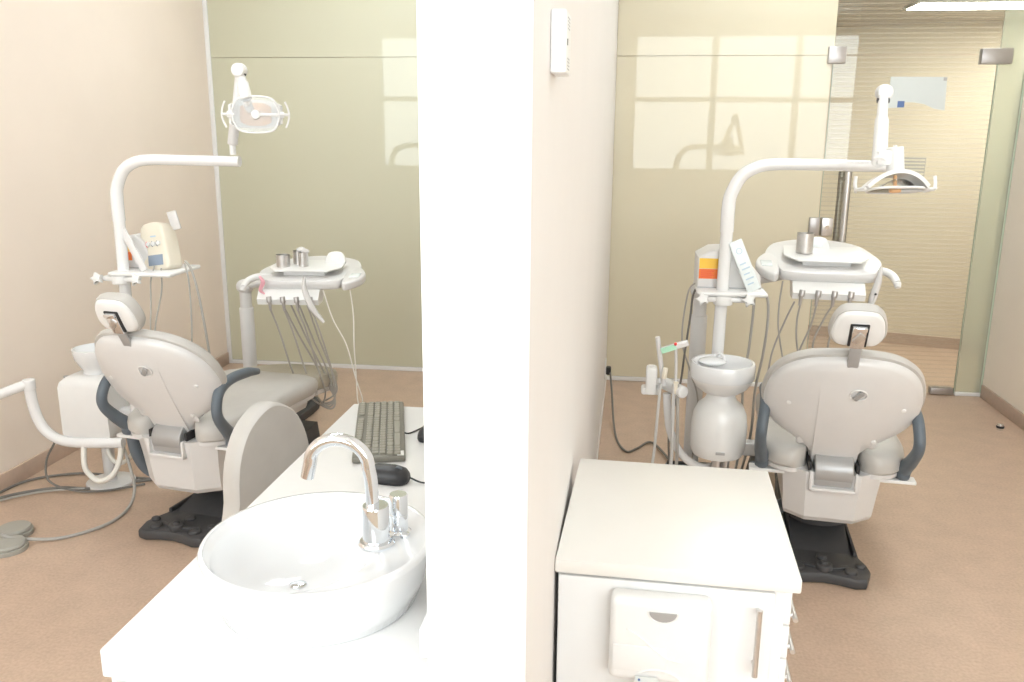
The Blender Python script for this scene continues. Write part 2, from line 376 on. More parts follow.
# ------------------------------------------------------------------ dental chair
def dental_chair(loc, rz, label, hs=1.03, drop=0, lo=0):
    t = thing('dental_chair', label, 'dental chair', loc, R(rz))
    # base plate
    half = [(0, -.02), (.05, -.028), (.11, -.045), (.15, -.035), (.172, .04), (.165, .085), (.145, .14), (.14, .40), (.135, .75), (.12, 1.0), (.10, 1.12), (0, 1.15)]
    b = prism(BM(), mirror(half), 0, .045, bev=.012)
    base = obj('base', b, 'dark', t)
    b = BM()
    loft(b, [[(-.115, .15, .04), (.115, .15, .04), (.110, .16, .046), (-.110, .16, .046)], [(-.115, .5, .04), (.115, .5, .04), (.105, .5, .13), (-.105, .5, .13)], [(-.10, 1.05, .04), (.10, 1.05, .04), (.08, 1.05, .18), (-.08, 1.05, .18)]])
    obj('lift_column', b, 'dark', base)
    for s in (-1, 1):
        b = BM(); prism(b, [(s*.122, .14), (s*.134, .14), (s*.128, 1.0), (s*.116, 1.0)], .04, .064, bev=.004)
        obj('rib', b, 'dark', base)
    for x, y, r, h in [(0, .015, .030, .022), (-.095, .005, .024, .012), (.095, .005, .024, .012), (-.138, .06, .018, .012), (.138, .06, .018, .012), (0, .105, .020, .012)]:
        b = cyl(BM(), (x, y, .04), (x, y, .045+h), r*1.05, r, bev=.006)
        if abs(x) < .01 and y < .05: cyl(b, (x, y, .05), (x, y, .045+h+.01), r*.45, bev=.003)
        obj('foot_bolt', b, 'dark', base)
    for s in (-1, 1): obj('web', box(BM(), (-.045, -.008, 0), (.045, .008, .012), bev=.004, mtx=Matrix.Translation((s*.05, .025, .043)) @ Matrix.Rotation(s*R(20), 4, 'Z')), 'dark', base)
    # body housing (faceted, tapering downward)
    def sec(z, k, y0, y1):
        w = .168*k*hs; z = z-drop if z < .3 else z; return [(-w, y0+.06, z), (-w*.55, y0, z), (w*.55, y0, z), (w, y0+.06, z), (w, y1, z), (-w, y1, z)]
    b = loft(BM(), [sec(.225, .90, .045, .60), sec(.245, .93, .03, .62), sec(.33, .97, .015, .65), sec(.435, 1.03, .0, .70)])
    obj('housing', b, 'plas', t, sharp=15)
    b = BM(); cyl(b, (0, .35, .12), (0, .35, .24), .12); obj('lift_post', b, 'dark', t)
    # hinge block and its slot
    b = BM(); cyl(b, (-.068, .055, .435), (.068, .055, .435), .062, seg=32, bev=.006); box(b, (-.068, .0, .38), (.068, .11, .45), bev=.01)
    obj('hinge_block', b, 'satin', t)
    b = BM(); box(b, (-.085, -.012, .365), (.085, .03, .378), bev=.003); box(b, (-.085, -.012, .365), (-.074, .03, .44), bev=.003); box(b, (.074, -.012, .365), (.085, .03, .44), bev=.003)
    obj('hinge_surround', b, 'plas', t)
    for s in (-1, 1): obj('hinge_gap_shade', box(BM(), (s*.084-.006, .01, .436), (s*.084+.006, .16, .470), bev=.003), 'black', t)  # solid black strips standing for the shade inside the gaps
    # seat cushion
    hs = [(0, .14), (.085, .13), (.10, .055), (.15, .012), (.22, .045), (.262, .14), (.268, .32), (.25, .55), (.235, .80), (0, .82)]
    out = smoothpoly(mirror(hs)[:-1] if False else mirror(hs), 4)
    dome(b := BM(), out, [(.95, .432), (1, .447), (1.005, .475), (.985, .498), (.93, .512), (.8, .518), (.4, .505)])
    obj('seat', b, 'uph', t)
    # seat pan
    b = dome(BM(), out, [(.9, .415), (.97, .42), (.975, .436), (.9, .437)]); obj('seat_pan', b, 'plas', t)
    # leg rest
    hl = [(0, 0), (.22, 0), (.230, .05), (.205, .22), (.17, .33), (.11, .39), (0, .40)]
    m = pmat((0, .79, .445), (1, 0, 0), (0, .17, 1))
    b = dome(BM(), smoothpoly(mirror(hl), 4), [(.95, -.01), (1, .005), (1.0, .035), (.96, .055), (.85, .065), (.4, .055)], m)
    obj('leg_rest', b, 'uphd', t)
    b = dome(BM(), smoothpoly(mirror(hl), 4), [(.85, -.04), (.97, -.03), (.99, -.008), (.9, -.006)], m); obj('leg_rest_tray', b, 'plas', t)
    b = BM(); box(b, (-.07, .60, .27), (.07, 1.0, .42), bev=.03); obj('leg_rest_link', b, 'plas', t)
    # backrest
    hb = [(.080, 0), (.088, .035), (.112, .070), (.160, .108), (.222, .148), (.262, .205), (.270, .275), (.250, .365), (.205, .435), (.14, .482), (.07, .502), (0, .508)]
    out = smoothpoly([(0, -.004)]+hb+[(-x, y) for x, y in reversed(hb[:-1])], 4)
    mb = pmat((0, .085, .465), (1, 0, 0), (0, -.887, -.46))
    # plane y axis must run up the back
    mb = Matrix.Translation((0, .085, .465-lo*.6)) @ Matrix(((1, 0, 0), (0, -.46, .887), (0, -.887, -.46))).transposed().to_4x4()
    bend = lambda x, y: -.75*x*x-.12*(y-.3)**2
    def half_bend(x, y): return bend(x, y)
    back = obj('backrest', dome(BM(), out, [(1.0, -.005), (.995, .012), (.975, .022), (.93, .029), (.8, .034), (.6, .037), (.3, .039)], mb, half_bend), 'plas', t)
    out2 = smoothpoly([(0, .03)]+[(x*1.03, .014+y*1.0) for x, y in hb]+[(-x*1.03, .014+y*1.0) for x, y in reversed(hb[:-1])], 4)
    obj('cushion', dome(BM(), out2, [(.985, .004), (1.0, -.004), (1.0, -.018), (.975, -.034), (.9, -.044), (.7, -.044), (.35, -.036)], mb, lambda x, y: bend(x, y)), 'uph', back)
    # raised centre panel of the shell
    b = BM(); s_ = []
    for y in [i*.022 for i in range(0, 21)]:
        w = .079+.012*min(y/.42, 1); zz = .0385-.12*(y-.3)**2+.0035-.006*(max(0, y-.25)/.17)**2
        s_.append([(-w, y, zz-.012), (-w, y, zz-.75*w*w-.001), (-w*.5, y, zz-.2*w*w), (0, y, zz), (w*.5, y, zz-.2*w*w), (w, y, zz-.75*w*w-.001), (w, y, zz-.012)])
    t2 = bmesh.new(); loft(t2, s_); merge(b, t2, mb); obj('spine_panel', b, 'plas', back, sharp=15)
    # lever, caps and scoops
    b = BM(); box(b, (-.010, -.022, -.004), (.010, .022, .006), bev=.006, mtx=mb @ Matrix.Translation((.035, .372, .044)) @ Matrix.Rotation(R(-35), 4, 'Z')); obj('lock_lever', b, 'satin', back)
    b = BM(); tube(b, [mb @ V((.035+.028*math.cos(a*.524), .372+.024*math.sin(a*.524), .0405)) for a in range(13)], .0025, smooth=2); obj('lever_recess', b, 'wplas', back)
    for x, y in [(-.185, .285), (.20, .28), (.125, .125)]:
        z = .0345+bend(x, y); b = cyl(BM(), mb @ V((x, y, z-.008)), mb @ V((x, y, z+.004)), .0095, .008, bev=.0015); obj('screw_cap', b, 'wplas', back)
    for s in (-1, 1):
        b = ball(BM(), (0, 0, 0), .03, (.75, 1.3, .16)); bmesh.ops.transform(b, matrix=mb @ Matrix.Translation((s*.112, .112, .024+bend(.112, .112))) @ Matrix.Rotation(s*R(35), 4, 'Z'), verts=b.verts)
        obj('scoop', b, 'plas', back)
    # headrest
    mh = Matrix.Translation((0, -.195, 1.03-lo*1.4)) @ Matrix(((1, 0, 0), (0, -.42, .907), (0, -.907, -.42))).transposed().to_4x4()
    hh = [(0, -.066), (.045, -.066), (.068, -.055), (.083, -.022), (.076, .03), (.056, .062), (.03, .070), (0, .071)]
    o1 = smoothpoly(mirror(hh), 4)
    head = obj('headrest', dome(BM(), [(x*1.1, y*1.1) for x, y in o1], [(.95, .006), (1, -.004), (1.0, -.022), (.93, -.038), (.7, -.044), (.4, -.04)], mh), 'uph', t)
    obj('headrest_shell', dome(BM(), o1, [(1.0, -.01), (1.0, .008), (.96, .016), (.88, .020), (.5, .022)], mh), 'wplas', head)
    b = BM(); box(b, (-.030, -.060, .015), (.030, .030, .028), bev=.003, mtx=mh); hp = obj('bracket_recess', b, 'black', head)
    b = BM(); box(b, (-.023, -.064, .024), (.023, .026, .034), bev=.003, mtx=mh); box(b, (-.023, .010, .03), (.023, .026, .042), bev=.003, mtx=mh); obj('bracket_plate', b, 'chrome', hp)
    b = BM(); box(b, (-.011, -.02, .03), (.011, .02, .042), bev=.003, mtx=mh @ Matrix.Translation((0, -.018, 0)) @ Matrix.Rotation(R(-35), 4, 'Z')); obj('bracket_lever', b, 'steel', hp)
    b = BM(); a = mh @ V((0, -.058, .02)); c = mb @ V((0, .478, .020)); d2 = mb @ V((0, .47, .045))
    n = (c-a).normalized(); mm = Matrix.Translation((a+c)/2) @ frame(a, c)
    box(b, (-.019, -.006, -(c-a).length/2), (.019, .006, (c-a).length/2+.01), bev=.003, mtx=Matrix.Translation((a+c)/2) @ Matrix((V((1, 0, 0)), n.cross(V((1, 0, 0))), n)).transposed().to_4x4())
    obj('headrest_stem', b, 'satin', head)
    # arm supports and arms
    b = BM(); box(b, (-.298, .06, .395), (.298, .115, .409), bev=.004); obj('arm_support', b, 'wplas', t)
    for s in (-1, 1):
        b = BM(); x = s*.264
        tube(b, [(x-s*.012, .10, .415), (x-s*.010, .075, .455), (x, .03, .50), (x+s*.006, -.02, .56), (x+s*.004, -.025, .61), (x-s*.002, .01, .665), (x-s*.006, .09, .69), (x-s*.006, .20, .688), (x-s*.006, .28, .672)], [.026, .027, .023, .020, .020, .020, .020, .019, .012], seg=16, sc=1.1)
        box(b, (x-s*.012-.024, .055, .405), (x-s*.012+.024, .115, .465), bev=.02, seg=3)
        obj('armrest', b, 'arm', t)
    b = BM(); tube(b, [(-.27, .12, .40), (-.27, .14, .30), (-.25, .17, .22), (-.19, .2, .19), (-.1, .3, .19)], .027, seg=16); obj('cable_duct', b, 'arm', t)
    return t
dental_chair((.777, 3.10, 0), -5.5, 'grey dental chair seen squarely from behind, right of the white pier')
dental_chair((-1.815, 3.05, 0), -9, 'grey dental chair near the left wall, beyond the sink counter', 1.12, .025, .028)

# ------------------------------------------------------------------ operating lights on their poles
def lamp_head(w, c, back, xdir, parent, k=1.0, cover='clear'):
    back = V(back).normalized(); x = V(xdir).normalized(); y = back.cross(x).normalized(); x = y.cross(back)
    k = .90 if back.z > .5 else .94
    m = Matrix.Translation(V(c)) @ Matrix((x*k, y*k, back*k)).transposed().to_4x4()
    def arch(bm, wx, h, ty, th, n=24, taper=True):
        secs = []
        for i in range(n+1):
            u = -1+2*i/n; X = wx*u; Z = h*(1-abs(u)**2.1); yy = ty*(1-.35*abs(u)**3) if taper else ty
            nx, nz = (2.1*h*abs(u)**1.1*(1 if u > 0 else -1)/wx, 1); l = math.hypot(nx, nz); nx /= l; nz /= l
            r_ = [(-yy, 0), (-yy*.97, 1), (yy*.97, 1), (yy, 0)]
            secs.append([(X+nx*th*q, p, Z+nz*th*q) for p, q in r_])
        t = bmesh.new(); loft(t, secs); return merge(bm, t, m)
    b = arch(BM(), .104, .052, .062, .015)
    for s in (-1, 1): box(b, (s*.108-.014, -.014, -.002), (s*.108+.014, .014, .008), bev=.004, mtx=m)
    head = w.part('lamp_head', b, 'wplas', parent)
    w.part('reflector', arch(BM(), .064, .030, .050, .003), 'clear' if back.z > .5 else 'amber', head)
    oct_ = smoothpoly([(-.095, -.028), (-.06, -.072), (.06, -.072), (.095, -.028), (.095, .028), (.06, .072), (-.06, .072), (-.095, .028)], 5)
    b = prism(BM(), oct_, -.004, -.001, mtx=m); w.part('cover', b, 'clear', head)
    b = BM(); tube(b, [m @ V((x_, y_, -.002)) for x_, y_ in oct_+[oct_[0]]], .0045, smooth=0, seg=8); w.part('cover_frame', b, 'wplas', head)
    b = cyl(BM(), m @ V((0, 0, .012)), m @ V((0, 0, -.012)), .02, .019, bev=.004); cyl(b, m @ V((0, 0, .012)), m @ V((0, 0, .06)), .006)
    w.part('bulb_cap', b, 'amber' if back.z > .5 else 'wplas', head)
    b = BM(); box(b, (0, -.007, -.010), (.10, .007, -.002), bev=.003, mtx=m); w.part('bulb_bar', b, 'wplas', head)
    for s in (-1, 1):
        b = BM(); tube(b, [m @ V((s*.126, -.056, -.002)), m @ V((s*.137, -.03, 0)), m @ V((s*.142, 0, 0)), m @ V((s*.137, .03, 0)), m @ V((s*.126, .056, -.002))], .0042, seg=8)
        cyl(b, m @ V((s*.09, 0, 0)), m @ V((s*.141, 0, 0)), .006)
        if back.z > .5: tube(b, [m @ V((s*.141, 0, -.002)), m @ V((s*.146, 0, .02)), m @ V((s*.143, 0, .05))], .006, seg=8)
        w.part('lamp_handle', b, 'wplas', head)
    return head, m
PXR = .380
def light_unit(dx, dy, label, ballp, low, headc, back, xdir, neck, tip):
    px, py = PXR, 3.52; dz = -.012 if dx else 0
    w = W('operating_light', label, 'dental light', (px+dx, py+dy, 0), dx=dx, dy=dy, dz=dz)
    b = cyl(BM(), (px-.01, py, .32), (px, py, 1.27), .0245); w.part('lower_pole', b, 'enam')
    b = tube(BM(), [(px, py, 1.27), (px+.0, py, 1.36), (px+.008, py, 1.42), (px+.045, py, 1.49), (px+.105, py, 1.525), (px+.175, py, 1.535), (px+.3, py, 1.535), (px+.575, py, 1.532)], [.027, .027, .026, .025, .024, .023, .022, .022], seg=20)
    w.part('boom', b, 'enam')
    w.off = V((0, 0, 0))
    a = V((px+dx+.548, py+dy, 1.548)); bl = V(ballp)
    b = cyl(BM(), a, a+V((0, 0, .045)), .013); w.part('pivot', b, 'wplas')
    s0 = a+V((0, 0, .04)); mid = s0.lerp(bl, .55)
    b = cyl(BM(), s0, mid, .021, .021, bev=.006); cyl(b, mid, bl, .017); w.part('lower_arm', b, 'plas')
    b = ball(BM(), bl, .029, (1, 1, 1)); cyl(b, bl+V((-.0, .02, 0)), bl+V((0, -.03, 0)), .028, bev=.008); w.part('elbow', b, 'wplas')
    nk = V(neck); d = (nk-bl)
    b = cyl(BM(), bl+d*.08, bl+d*.42, .017, .019); cyl(b, bl+d*.40, nk, .0235, .025, bev=.006); ua = w.part('upper_arm', b, 'wplas')
    p = bl+d*.12; b = BM(); sx = V((1, 0, 0))
    for s in (-1, 1): w.part('elbow_bolt', cyl(BM(), p+sx*s*.016, p+sx*s*.021, .009), 'black', ua)
    head, m = lamp_head(w, headc, back, xdir, w.e)
    tp = V(tip)
    if back[2] > .5:
        b = cyl(BM(), m @ V((0, 0, .066)), tp, .029, .027, bev=.005); box(b, tuple(min(nk[i], tp[i]-(0 if i != 2 else .05))-.008 for i in range(3)), tuple(max(nk[i], tp[i]-(0 if i != 2 else .02))+.008 for i in range(3)), bev=.006)
        cyl(b, tp, tp+V((0, 0, .006)), .006)
    else:
        b = tube(BM(), [nk, nk+V((0, .02, -.03)), m @ V((-.02, 0, .075))], .019, seg=14); cyl(b, m @ V((0, 0, .062)), m @ V((0, 0, .09)), .03)
    w.part('neck', b, 'wplas', head)
    return w
# right: head close to the camera side, turned down; left: head turned to face the room
light_unit(0, 0, 'white dental light on curved pole, its lamp facing down over the right chair', (.884, 3.38, 1.797), None, (.880, 3.10, 1.470), (-.03, .20, 1), (1, .05, 0), (.820, 3.10, 1.558), (.870, 3.115, 1.610))
light_unit(-2.60, 0, 'white dental light on curved pole, its oval amber lamp facing the camera', (-1.618, 3.52, 1.888), None, (-1.552, 3.50, 1.712), (-.41, .91, .04), (1, .45, 0), (-1.585, 3.49, 1.77), None or (0, 0, 0))

# ------------------------------------------------------------------ shelves on the poles
def shelf(dx, label, sx0, sx1, z):
    w = W('instrument_shelf', label, 'shelf', (.382+dx, 3.52, z-.06), dx=dx)
    b = BM(); box(b, (sx0, 3.46, z-.012), (sx1, 3.74, z+.006), bev=.012, seg=3); sh = w.part('shelf_board', b, 'wplas')
    b = BM(); cyl(b, (.380, 3.49, z-.050), (.380, 3.49, z-.012), .038, bev=.006); box(b, (.30, 3.465, z-.038), (.47, 3.515, z-.013), bev=.012); cl = w.part('clamp', b, 'wplas')
    for x in (.295, .475):
        b = BM(); prism(b, smoothpoly([(math.cos(a*PI/5)*(.028 if a % 2 else .017), math.sin(a*PI/5)*(.028 if a % 2 else .017)) for a in range(10)], 3), -.012, .012, bev=.004, mtx=pmat((x, 3.448, z-.022), (1, 0, 0), (0, -1, .2)))
        w.part('clamp_knob', b, 'wplas', cl)
    return w
shelf(0, 'white shelf clamped to the right light pole, holding a scaler unit', .275, .55, 1.03)
shelf(-2.60, 'white shelf clamped to the left light pole, holding two small machines', .335, .63, 1.035)
# box machine with orange label (both shelves) : rounded wedge
def label_machine(x0, y0, z0, w_, d_, h, label):
    w = W('scaler_unit', label, 'dental machine', (x0+w_/2, y0+d_/2, z0))
    prof = [(0, 0), (w_, 0), (w_-.01, h*.35), (w_*.72, h*.80), (w_*.45, h), (w_*.2, h*.97), (0, h*.78)]
    b = prism(BM(), smoothpoly(prof, 1), 0, d_, bev=.010, seg=3, mtx=pmat((x0, y0+d_, z0), (1, 0, 0), (0, -1, 0)))
    body = w.part('body', b, 'plas')
    b = BM(); box(b, (x0+.006, y0-.0015, z0+h*.50), (x0+w_*.33, y0+.002, z0+h*.76)); w.part('yellow_label', b, 'yellow', body)
    b = BM(); box(b, (x0+.006, y0-.0015, z0+h*.24), (x0+w_*.33, y0+.002, z0+h*.49)); w.part('orange_label', b, 'orange', body)
    b = BM()
    for k in range(4): box(b, (x0+.012, y0-.003, z0+h*(.28+.05*k)), (x0+w_*(.22+.03*(k % 2)), y0-.0014, z0+h*(.292+.05*k)))
    w.part('label_print', b, 'red', body)
    b = BM(); box(b, (x0+.004, y0+.002, z0-.0005), (x0+w_-.004, y0+d_-.002, z0+.008)); w.part('foot_strip', b, 'satin', body)
    return w
label_machine(.277, 3.55, 1.036, .26, .20, .16, 'cream scaler unit with a yellow and orange label on the right shelf')
label_machine(-2.262, 3.58, 1.041, .15, .17, .15, 'white wedge machine with yellow and orange label behind the left pole')
# curing light device with screen (left shelf)
w = W('apex_monitor', 'cream upright machine with dials and blue-grey screen on the left shelf', 'dental machine', (-2.05, 3.6, 1.041))
mt = Matrix.Translation((-2.095, 3.56, 1.041)) @ Matrix.Rotation(R(-12), 4, 'Z') @ Matrix.Rotation(R(-9), 4, 'Y') @ Matrix.Rotation(R(-10), 4, 'X')
pf = smoothpoly([(-.058, .0), (.068, .0), (.076, .06), (.062, .15), (.040, .205), (-.036, .21), (-.072, .18), (-.066, .08)], 3)
b = prism(BM(), pf, -.0, .09, bev=.012, seg=3, mtx=mt @ Matrix.Rotation(R(90), 4, 'X') @ Matrix.Translation((0, 0, -.09)))
body = w.part('body', b, 'cream')
mf = mt @ Matrix.Rotation(R(90), 4, 'X')
b = box(BM(), (-.032, .018, .0), (.05, .065, .003), bev=.002, mtx=mf); w.part('screen', b, 'screen', body)
for x in (-.024, .006, .034):
    b = cyl(BM(), mf @ V((x, .115, -.002)), mf @ V((x, .115, .010)), .011, .009, bev=.002); d_ = w.part('dial', b, 'wplas', body)
    b = tube(BM(), [mf @ V((x+.014*math.cos(a), .115+.014*math.sin(a), .002)) for a in (2.2, 2.7, 3.2, 3.7, 4.2)], .002, seg=6); w.part('dial_mark', b, 'red' if x < 0 else 'arm', d_)
b = box(BM(), (-.01, .145, .0), (.02, .151, .002), mtx=mf); w.part('badge', b, 'bprint', body)
# pouches and handpieces leaning on the shelves
def pouch(name, pts_c, length, width, tilt, rz, m, label, printed=True, roll_=0):
    w = W(name, label, 'pouch', pts_c)
    mm = Matrix.Translation(V(pts_c)) @ Matrix.Rotation(R(rz), 4, 'Z') @ Matrix.Rotation(R(roll_), 4, 'Y') @ Matrix.Rotation(R(tilt), 4, 'X')
    b = box(BM(), (-width/2, -.006, 0), (width/2, .006, length), bev=.004, mtx=mm)
    bo = w.part('sleeve', b, m)
    if printed:
        b = BM()
        for k in range(5): box(b, (-width*.3, -.0075, length*(.14+.1*k)), (width*(.3 if k % 2 else .15), -.006, length*(.165+.1*k)), mtx=mm)
        w.part('print', b, 'bprint', bo)
        w.part('emblem', tube(BM(), [mm @ V((.012*math.cos(a*.785), -.007, length*.8+.012*math.sin(a*.785))) for a in range(9)], .0015, smooth=0, seg=6), 'bprint', bo)
    return w
pouch('sterile_pouch', (.500, 3.50, 1.040), .215, .055, -4, 8, 'pouch', 'pale sterile pouch with blue print leaning beside the right pole', roll_=-24)
pouch('covered_handpiece', (-2.110, 3.50, 1.045), .205, .032, -4, 0, 'film', 'film-covered handpiece leaning between the two machines on the left shelf', False, roll_=-28)
pouch('covered_handpiece', (-2.03, 3.66, 1.21), .085, .045, 0, 0, 'film', 'crumpled clear film sleeve standing behind the cream machine, left shelf', False, roll_=-15)
# hoses hanging at the shelves
def hose(name, pts, r, m, label, cat='hose', group=None, seg=8):
    return solo(name, tube(BM(), pts, r, seg=seg), m, label, cat, group)
hose('machine_hose', [(.30, 3.60, 1.05), (.27, 3.60, 1.0), (.262, 3.6, .9), (.25, 3.62, .75), (.235, 3.6, .6), (.20, 3.6, .4), (.22, 3.6, .2), (.3, 3.55, .01)], .0045, 'hosed', 'dark hose falling from the right shelf behind the cuspidor')
hose('machine_hose', [(.29, 3.63, 1.05), (.25, 3.63, 1.0), (.235, 3.63, .8), (.28, 3.65, .65), (.32, 3.65, .5), (.3, 3.6, .2)], .0035, 'hose', 'thin grey cable hanging left of the right light pole')
hose('machine_hose', [(.535, 3.58, 1.04), (.565, 3.58, 1.0), (.575, 3.58, .9), (.565, 3.58, .75), (.545, 3.58, .6), (.54, 3.58, .4), (.5, 3.55, .2)], .0055, 'hose', 'grey hose hanging from the right edge of the right shelf')
hose('machine_hose', [(.515, 3.60, 1.02), (.52, 3.62, .95), (.515, 3.62, .8), (.50, 3.62, .6), (.505, 3.6, .4), (.48, 3.55, .2)], .0055, 'hose', 'second grey hose close beside the right pole, under the shelf')
hose('machine_hose', [(-2.09, 3.55, 1.06), (-2.085, 3.5, 1.0), (-2.065, 3.45, .9), (-2.06, 3.42, .80), (-2.065, 3.40, .6), (-2.1, 3.4, .4)], .0035, 'hose', 'left of the four grey hoses below the left shelf')
hose('machine_hose', [(-2.06, 3.55, 1.05), (-2.04, 3.5, .95), (-2.055, 3.45, .8), (-2.06, 3.42, .6), (-2.09, 3.4, .4)], .0035, 'hose', 'second grey hose below the left shelf, crossing its neighbour')
hose('machine_hose', [(-1.965, 3.58, 1.07), (-1.94, 3.56, 1.0), (-1.93, 3.54, .85), (-1.93, 3.52, .7), (-1.95, 3.5, .5)], .004, 'hose', 'third grey hose below the left shelf, hanging straight')
hose('machine_hose', [(-1.96, 3.58, 1.08), (-1.925, 3.56, 1.05), (-1.89, 3.54, .95), (-1.86, 3.52, .8), (-1.835, 3.5, .65), (-1.82, 3.5, .5)], .0055, 'hose', 'thickest grey hose right of the left shelf, bowing outward')

# ------------------------------------------------------------------ cuspidors
w = W('cuspidor', 'round white spittoon unit on a pedestal beside the right light pole', 'cuspidor', (.382, 3.365, 0))
c = (.382, 3.365, 0)
b = lathe(BM(), [(0, .385), (.07, .385), (.098, .395), (.108, .42), (.110, .46), (.110, .52), (.104, .565), (.088, .600), (.066, .618), (.056, .635), (.056, .66), (0, .665)], c); body = w.part('body', b, 'wplas')
b = BM(); box(b, (.382-.018, 3.254, .425), (.382+.018, 3.258, .437), bev=.002); w.part('badge', b, 'satin', body)
tl = Matrix.Rotation(R(-5), 4, 'Y')
b = lathe(BM(), [(.0, .645), (.05, .647), (.075, .656), (.100, .675), (.118, .705), (.122, .715), (.0, .715)], c, mtx=None); w.part('bowl_underside', b, 'wplas')
b = lathe(BM(), [(.0, .712), (.123, .712), (.126, .718), (.126, .768), (.122, .776), (.115, .776), (.108, .768), (.092, .742), (.06, .728), (0, .724)], c); bowl = w.part('bowl', b, 'porc')
b = ball(BM(), (.345, 3.40, .767), .05, (1.1, .9, .32)); tube(b, [(.36, 3.45, .765), (.37, 3.43, .793), (.385, 3.40, .790), (.39, 3.385, .772)], .006); w.part('rinse_spout', b, 'porc', bowl)
b = BM(); cyl(b, (.385, 3.37, 0), (.385, 3.37, .39), .022); cyl(b, (.42, 3.37, .0), (.42, 3.37, .39), .014); cyl(b, (.385, 3.37, 0), (.385, 3.37, .02), .1, bev=.005); w.part('pedestal', b, 'steel')
b = BM(); box(b, (.44, 3.34, .395), (.56, 3.40, .45), bev=.01); w.part('link_arm', b, 'plas')

w = W('cuspidor', 'boxy white spittoon unit with round bowl beside the left wall', 'cuspidor', (-2.46, 3.54, 0))
b = BM(); loft(b, [smoothpoly([(0, 0), (1, 0), (1, 1)], 2) and [(x, y, z) for x, y in smoothpoly([(-2.54+i, 3.45+i), (-2.35-i, 3.45+i), (-2.33-i, 3.47+i), (-2.33-i, 3.62-i), (-2.35-i, 3.64-i), (-2.54+i, 3.64-i), (-2.56+i, 3.62-i), (-2.56+i, 3.47+i)], 2)] for z, i in ((.245, .02), (.26, .006), (.28, 0), (.50, .0), (.525, .006), (.545, .025), (.553, .05))])
body = w.part('body', b, 'wplas')
b = BM(); box(b, (-2.555, 3.49, .53), (-2.53, 3.51, .545), bev=.003); w.part('vent_tab', b, 'satin', body)
c = (-2.43, 3.56, 0)
b = lathe(BM(), [(0, .54), (.062, .54), (.06, .57), (.07, .585), (.09, .62), (.098, .655), (.098, .668), (.09, .67), (.08, .65), (.05, .61), (0, .60)], c); bowl = w.part('bowl', b, 'porc')
b = BM(); tube(b, [(-2.42, 3.64, .64), (-2.40, 3.64, .70), (-2.375, 3.60, .705), (-2.37, 3.57, .67)], .006); w.part('rinse_spout', b, 'hosew', bowl)
b = BM(); cyl(b, (-2.42, 3.56, 0), (-2.42, 3.56, .25), .028); cyl(b, (-2.42, 3.56, 0), (-2.42, 3.56, .015), .11, bev=.004); w.part('pedestal', b, 'plas')
b = BM(); box(b, (-2.38, 3.54, .30), (-2.0, 3.60, .38), bev=.01); w.part('link_arm', b, 'plas')
b = BM(); tube(b, [(-2.46, 3.45, .25), (-2.45, 3.42, .15), (-2.43, 3.42, .10), (-2.38, 3.42, .07), (-2.32, 3.43, .10), (-2.29, 3.45, .17), (-2.28, 3.46, .25)], .013); w.part('drain_hose', b, 'hosew')
b = BM(); tube(b, [(-2.40, 3.55, .25), (-2.39, 3.52, .17), (-2.35, 3.52, .12), (-2.30, 3.52, .14), (-2.24, 3.5, .2)], .010); w.part('drain_hose', b, 'hosew')

# ------------------------------------------------------------------ suction arms
w = W('suction_arm', 'white curved suction arm with tube holder left of the round cuspidor', 'suction arm', (.37, 3.42, .30))
b = tube(BM(), [(.40, 3.43, .32), (.34, 3.41, .31), (.28, 3.40, .335), (.23, 3.40, .385), (.195, 3.40, .46), (.18, 3.40, .54), (.172, 3.40, .625)], .0165, seg=16); w.part('tube_arm', b, 'enam')
b = BM(); cyl(b, (.15, 3.46, .655), (.235, 3.34, .648), .025, bev=.006); w.part('holder_bar', b, 'wplas')
b = BM(); box(b, (.085, 3.37, .62), (.13, 3.44, .735), bev=.012); box(b, (.068, 3.38, .618), (.145, 3.44, .65), bev=.010); cyl(b, (.108, 3.405, .73), (.108, 3.405, .738), .013); cyl(b, (.12, 3.42, .66), (.16, 3.44, .66), .014); h_ = w.part('holder', b, 'wplas')
for (pts, r_, nm, m_) in [([(.123, 3.37, .865), (.135, 3.37, .79), (.15, 3.37, .70), (.155, 3.37, .665)], .010, 'suction_tip', 'film'), ([(.195, 3.36, .835), (.20, 3.36, .76), (.203, 3.36, .67)], .006, 'saliva_ejector', 'film')]:
    b = tube(BM(), pts, r_, seg=10); w.part(nm, b, m_, h_)
w.part('valve', cyl(BM(), (.155, 3.35, .70), (.16, 3.35, .745), .010, bev=.003), 'cream', h_); w.part('valve', cyl(BM(), (.203, 3.35, .64), (.203, 3.35, .69), .010, bev=.003), 'cream', h_)
b = BM(); box(b, (-.055, -.006, -.013), (.055, .006, .013), bev=.004, mtx=Matrix.Translation((.19, 3.34, .835)) @ Matrix.Rotation(R(-20), 4, 'Y')); gp = w.part('tip_wrapper', b, 'film', h_)
b = BM(); box(b, (-.055, -.008, -.011), (.005, -.0045, .011), mtx=Matrix.Translation((.19, 3.34, .835)) @ Matrix.Rotation(R(-20), 4, 'Y')); w.part('green_end', b, 'green', gp)
b = BM(); ball(b, (.192, 3.33, .848), .0065); w.part('red_dot', b, 'red', gp)
for x, dxx, m_, r_ in [(.143, -.02, 'hosep', .006), (.195, .01, 'hosep', .007), (.21, .02, 'hose', .007)]:
    b = tube(BM(), [(x, 3.35, .68), (x+dxx*.3, 3.345, .55), (x+dxx*.6, 3.35, .40), (x+dxx, 3.36, .22), (x+dxx+.06, 3.38, .08), (.37, 3.42, .06)], r_); w.part('suction_hose', b, m_)
w = W('suction_arm', 'white curved suction arm reaching out of view beside the left wall', 'suction arm', (-2.3, 3.45, .22))
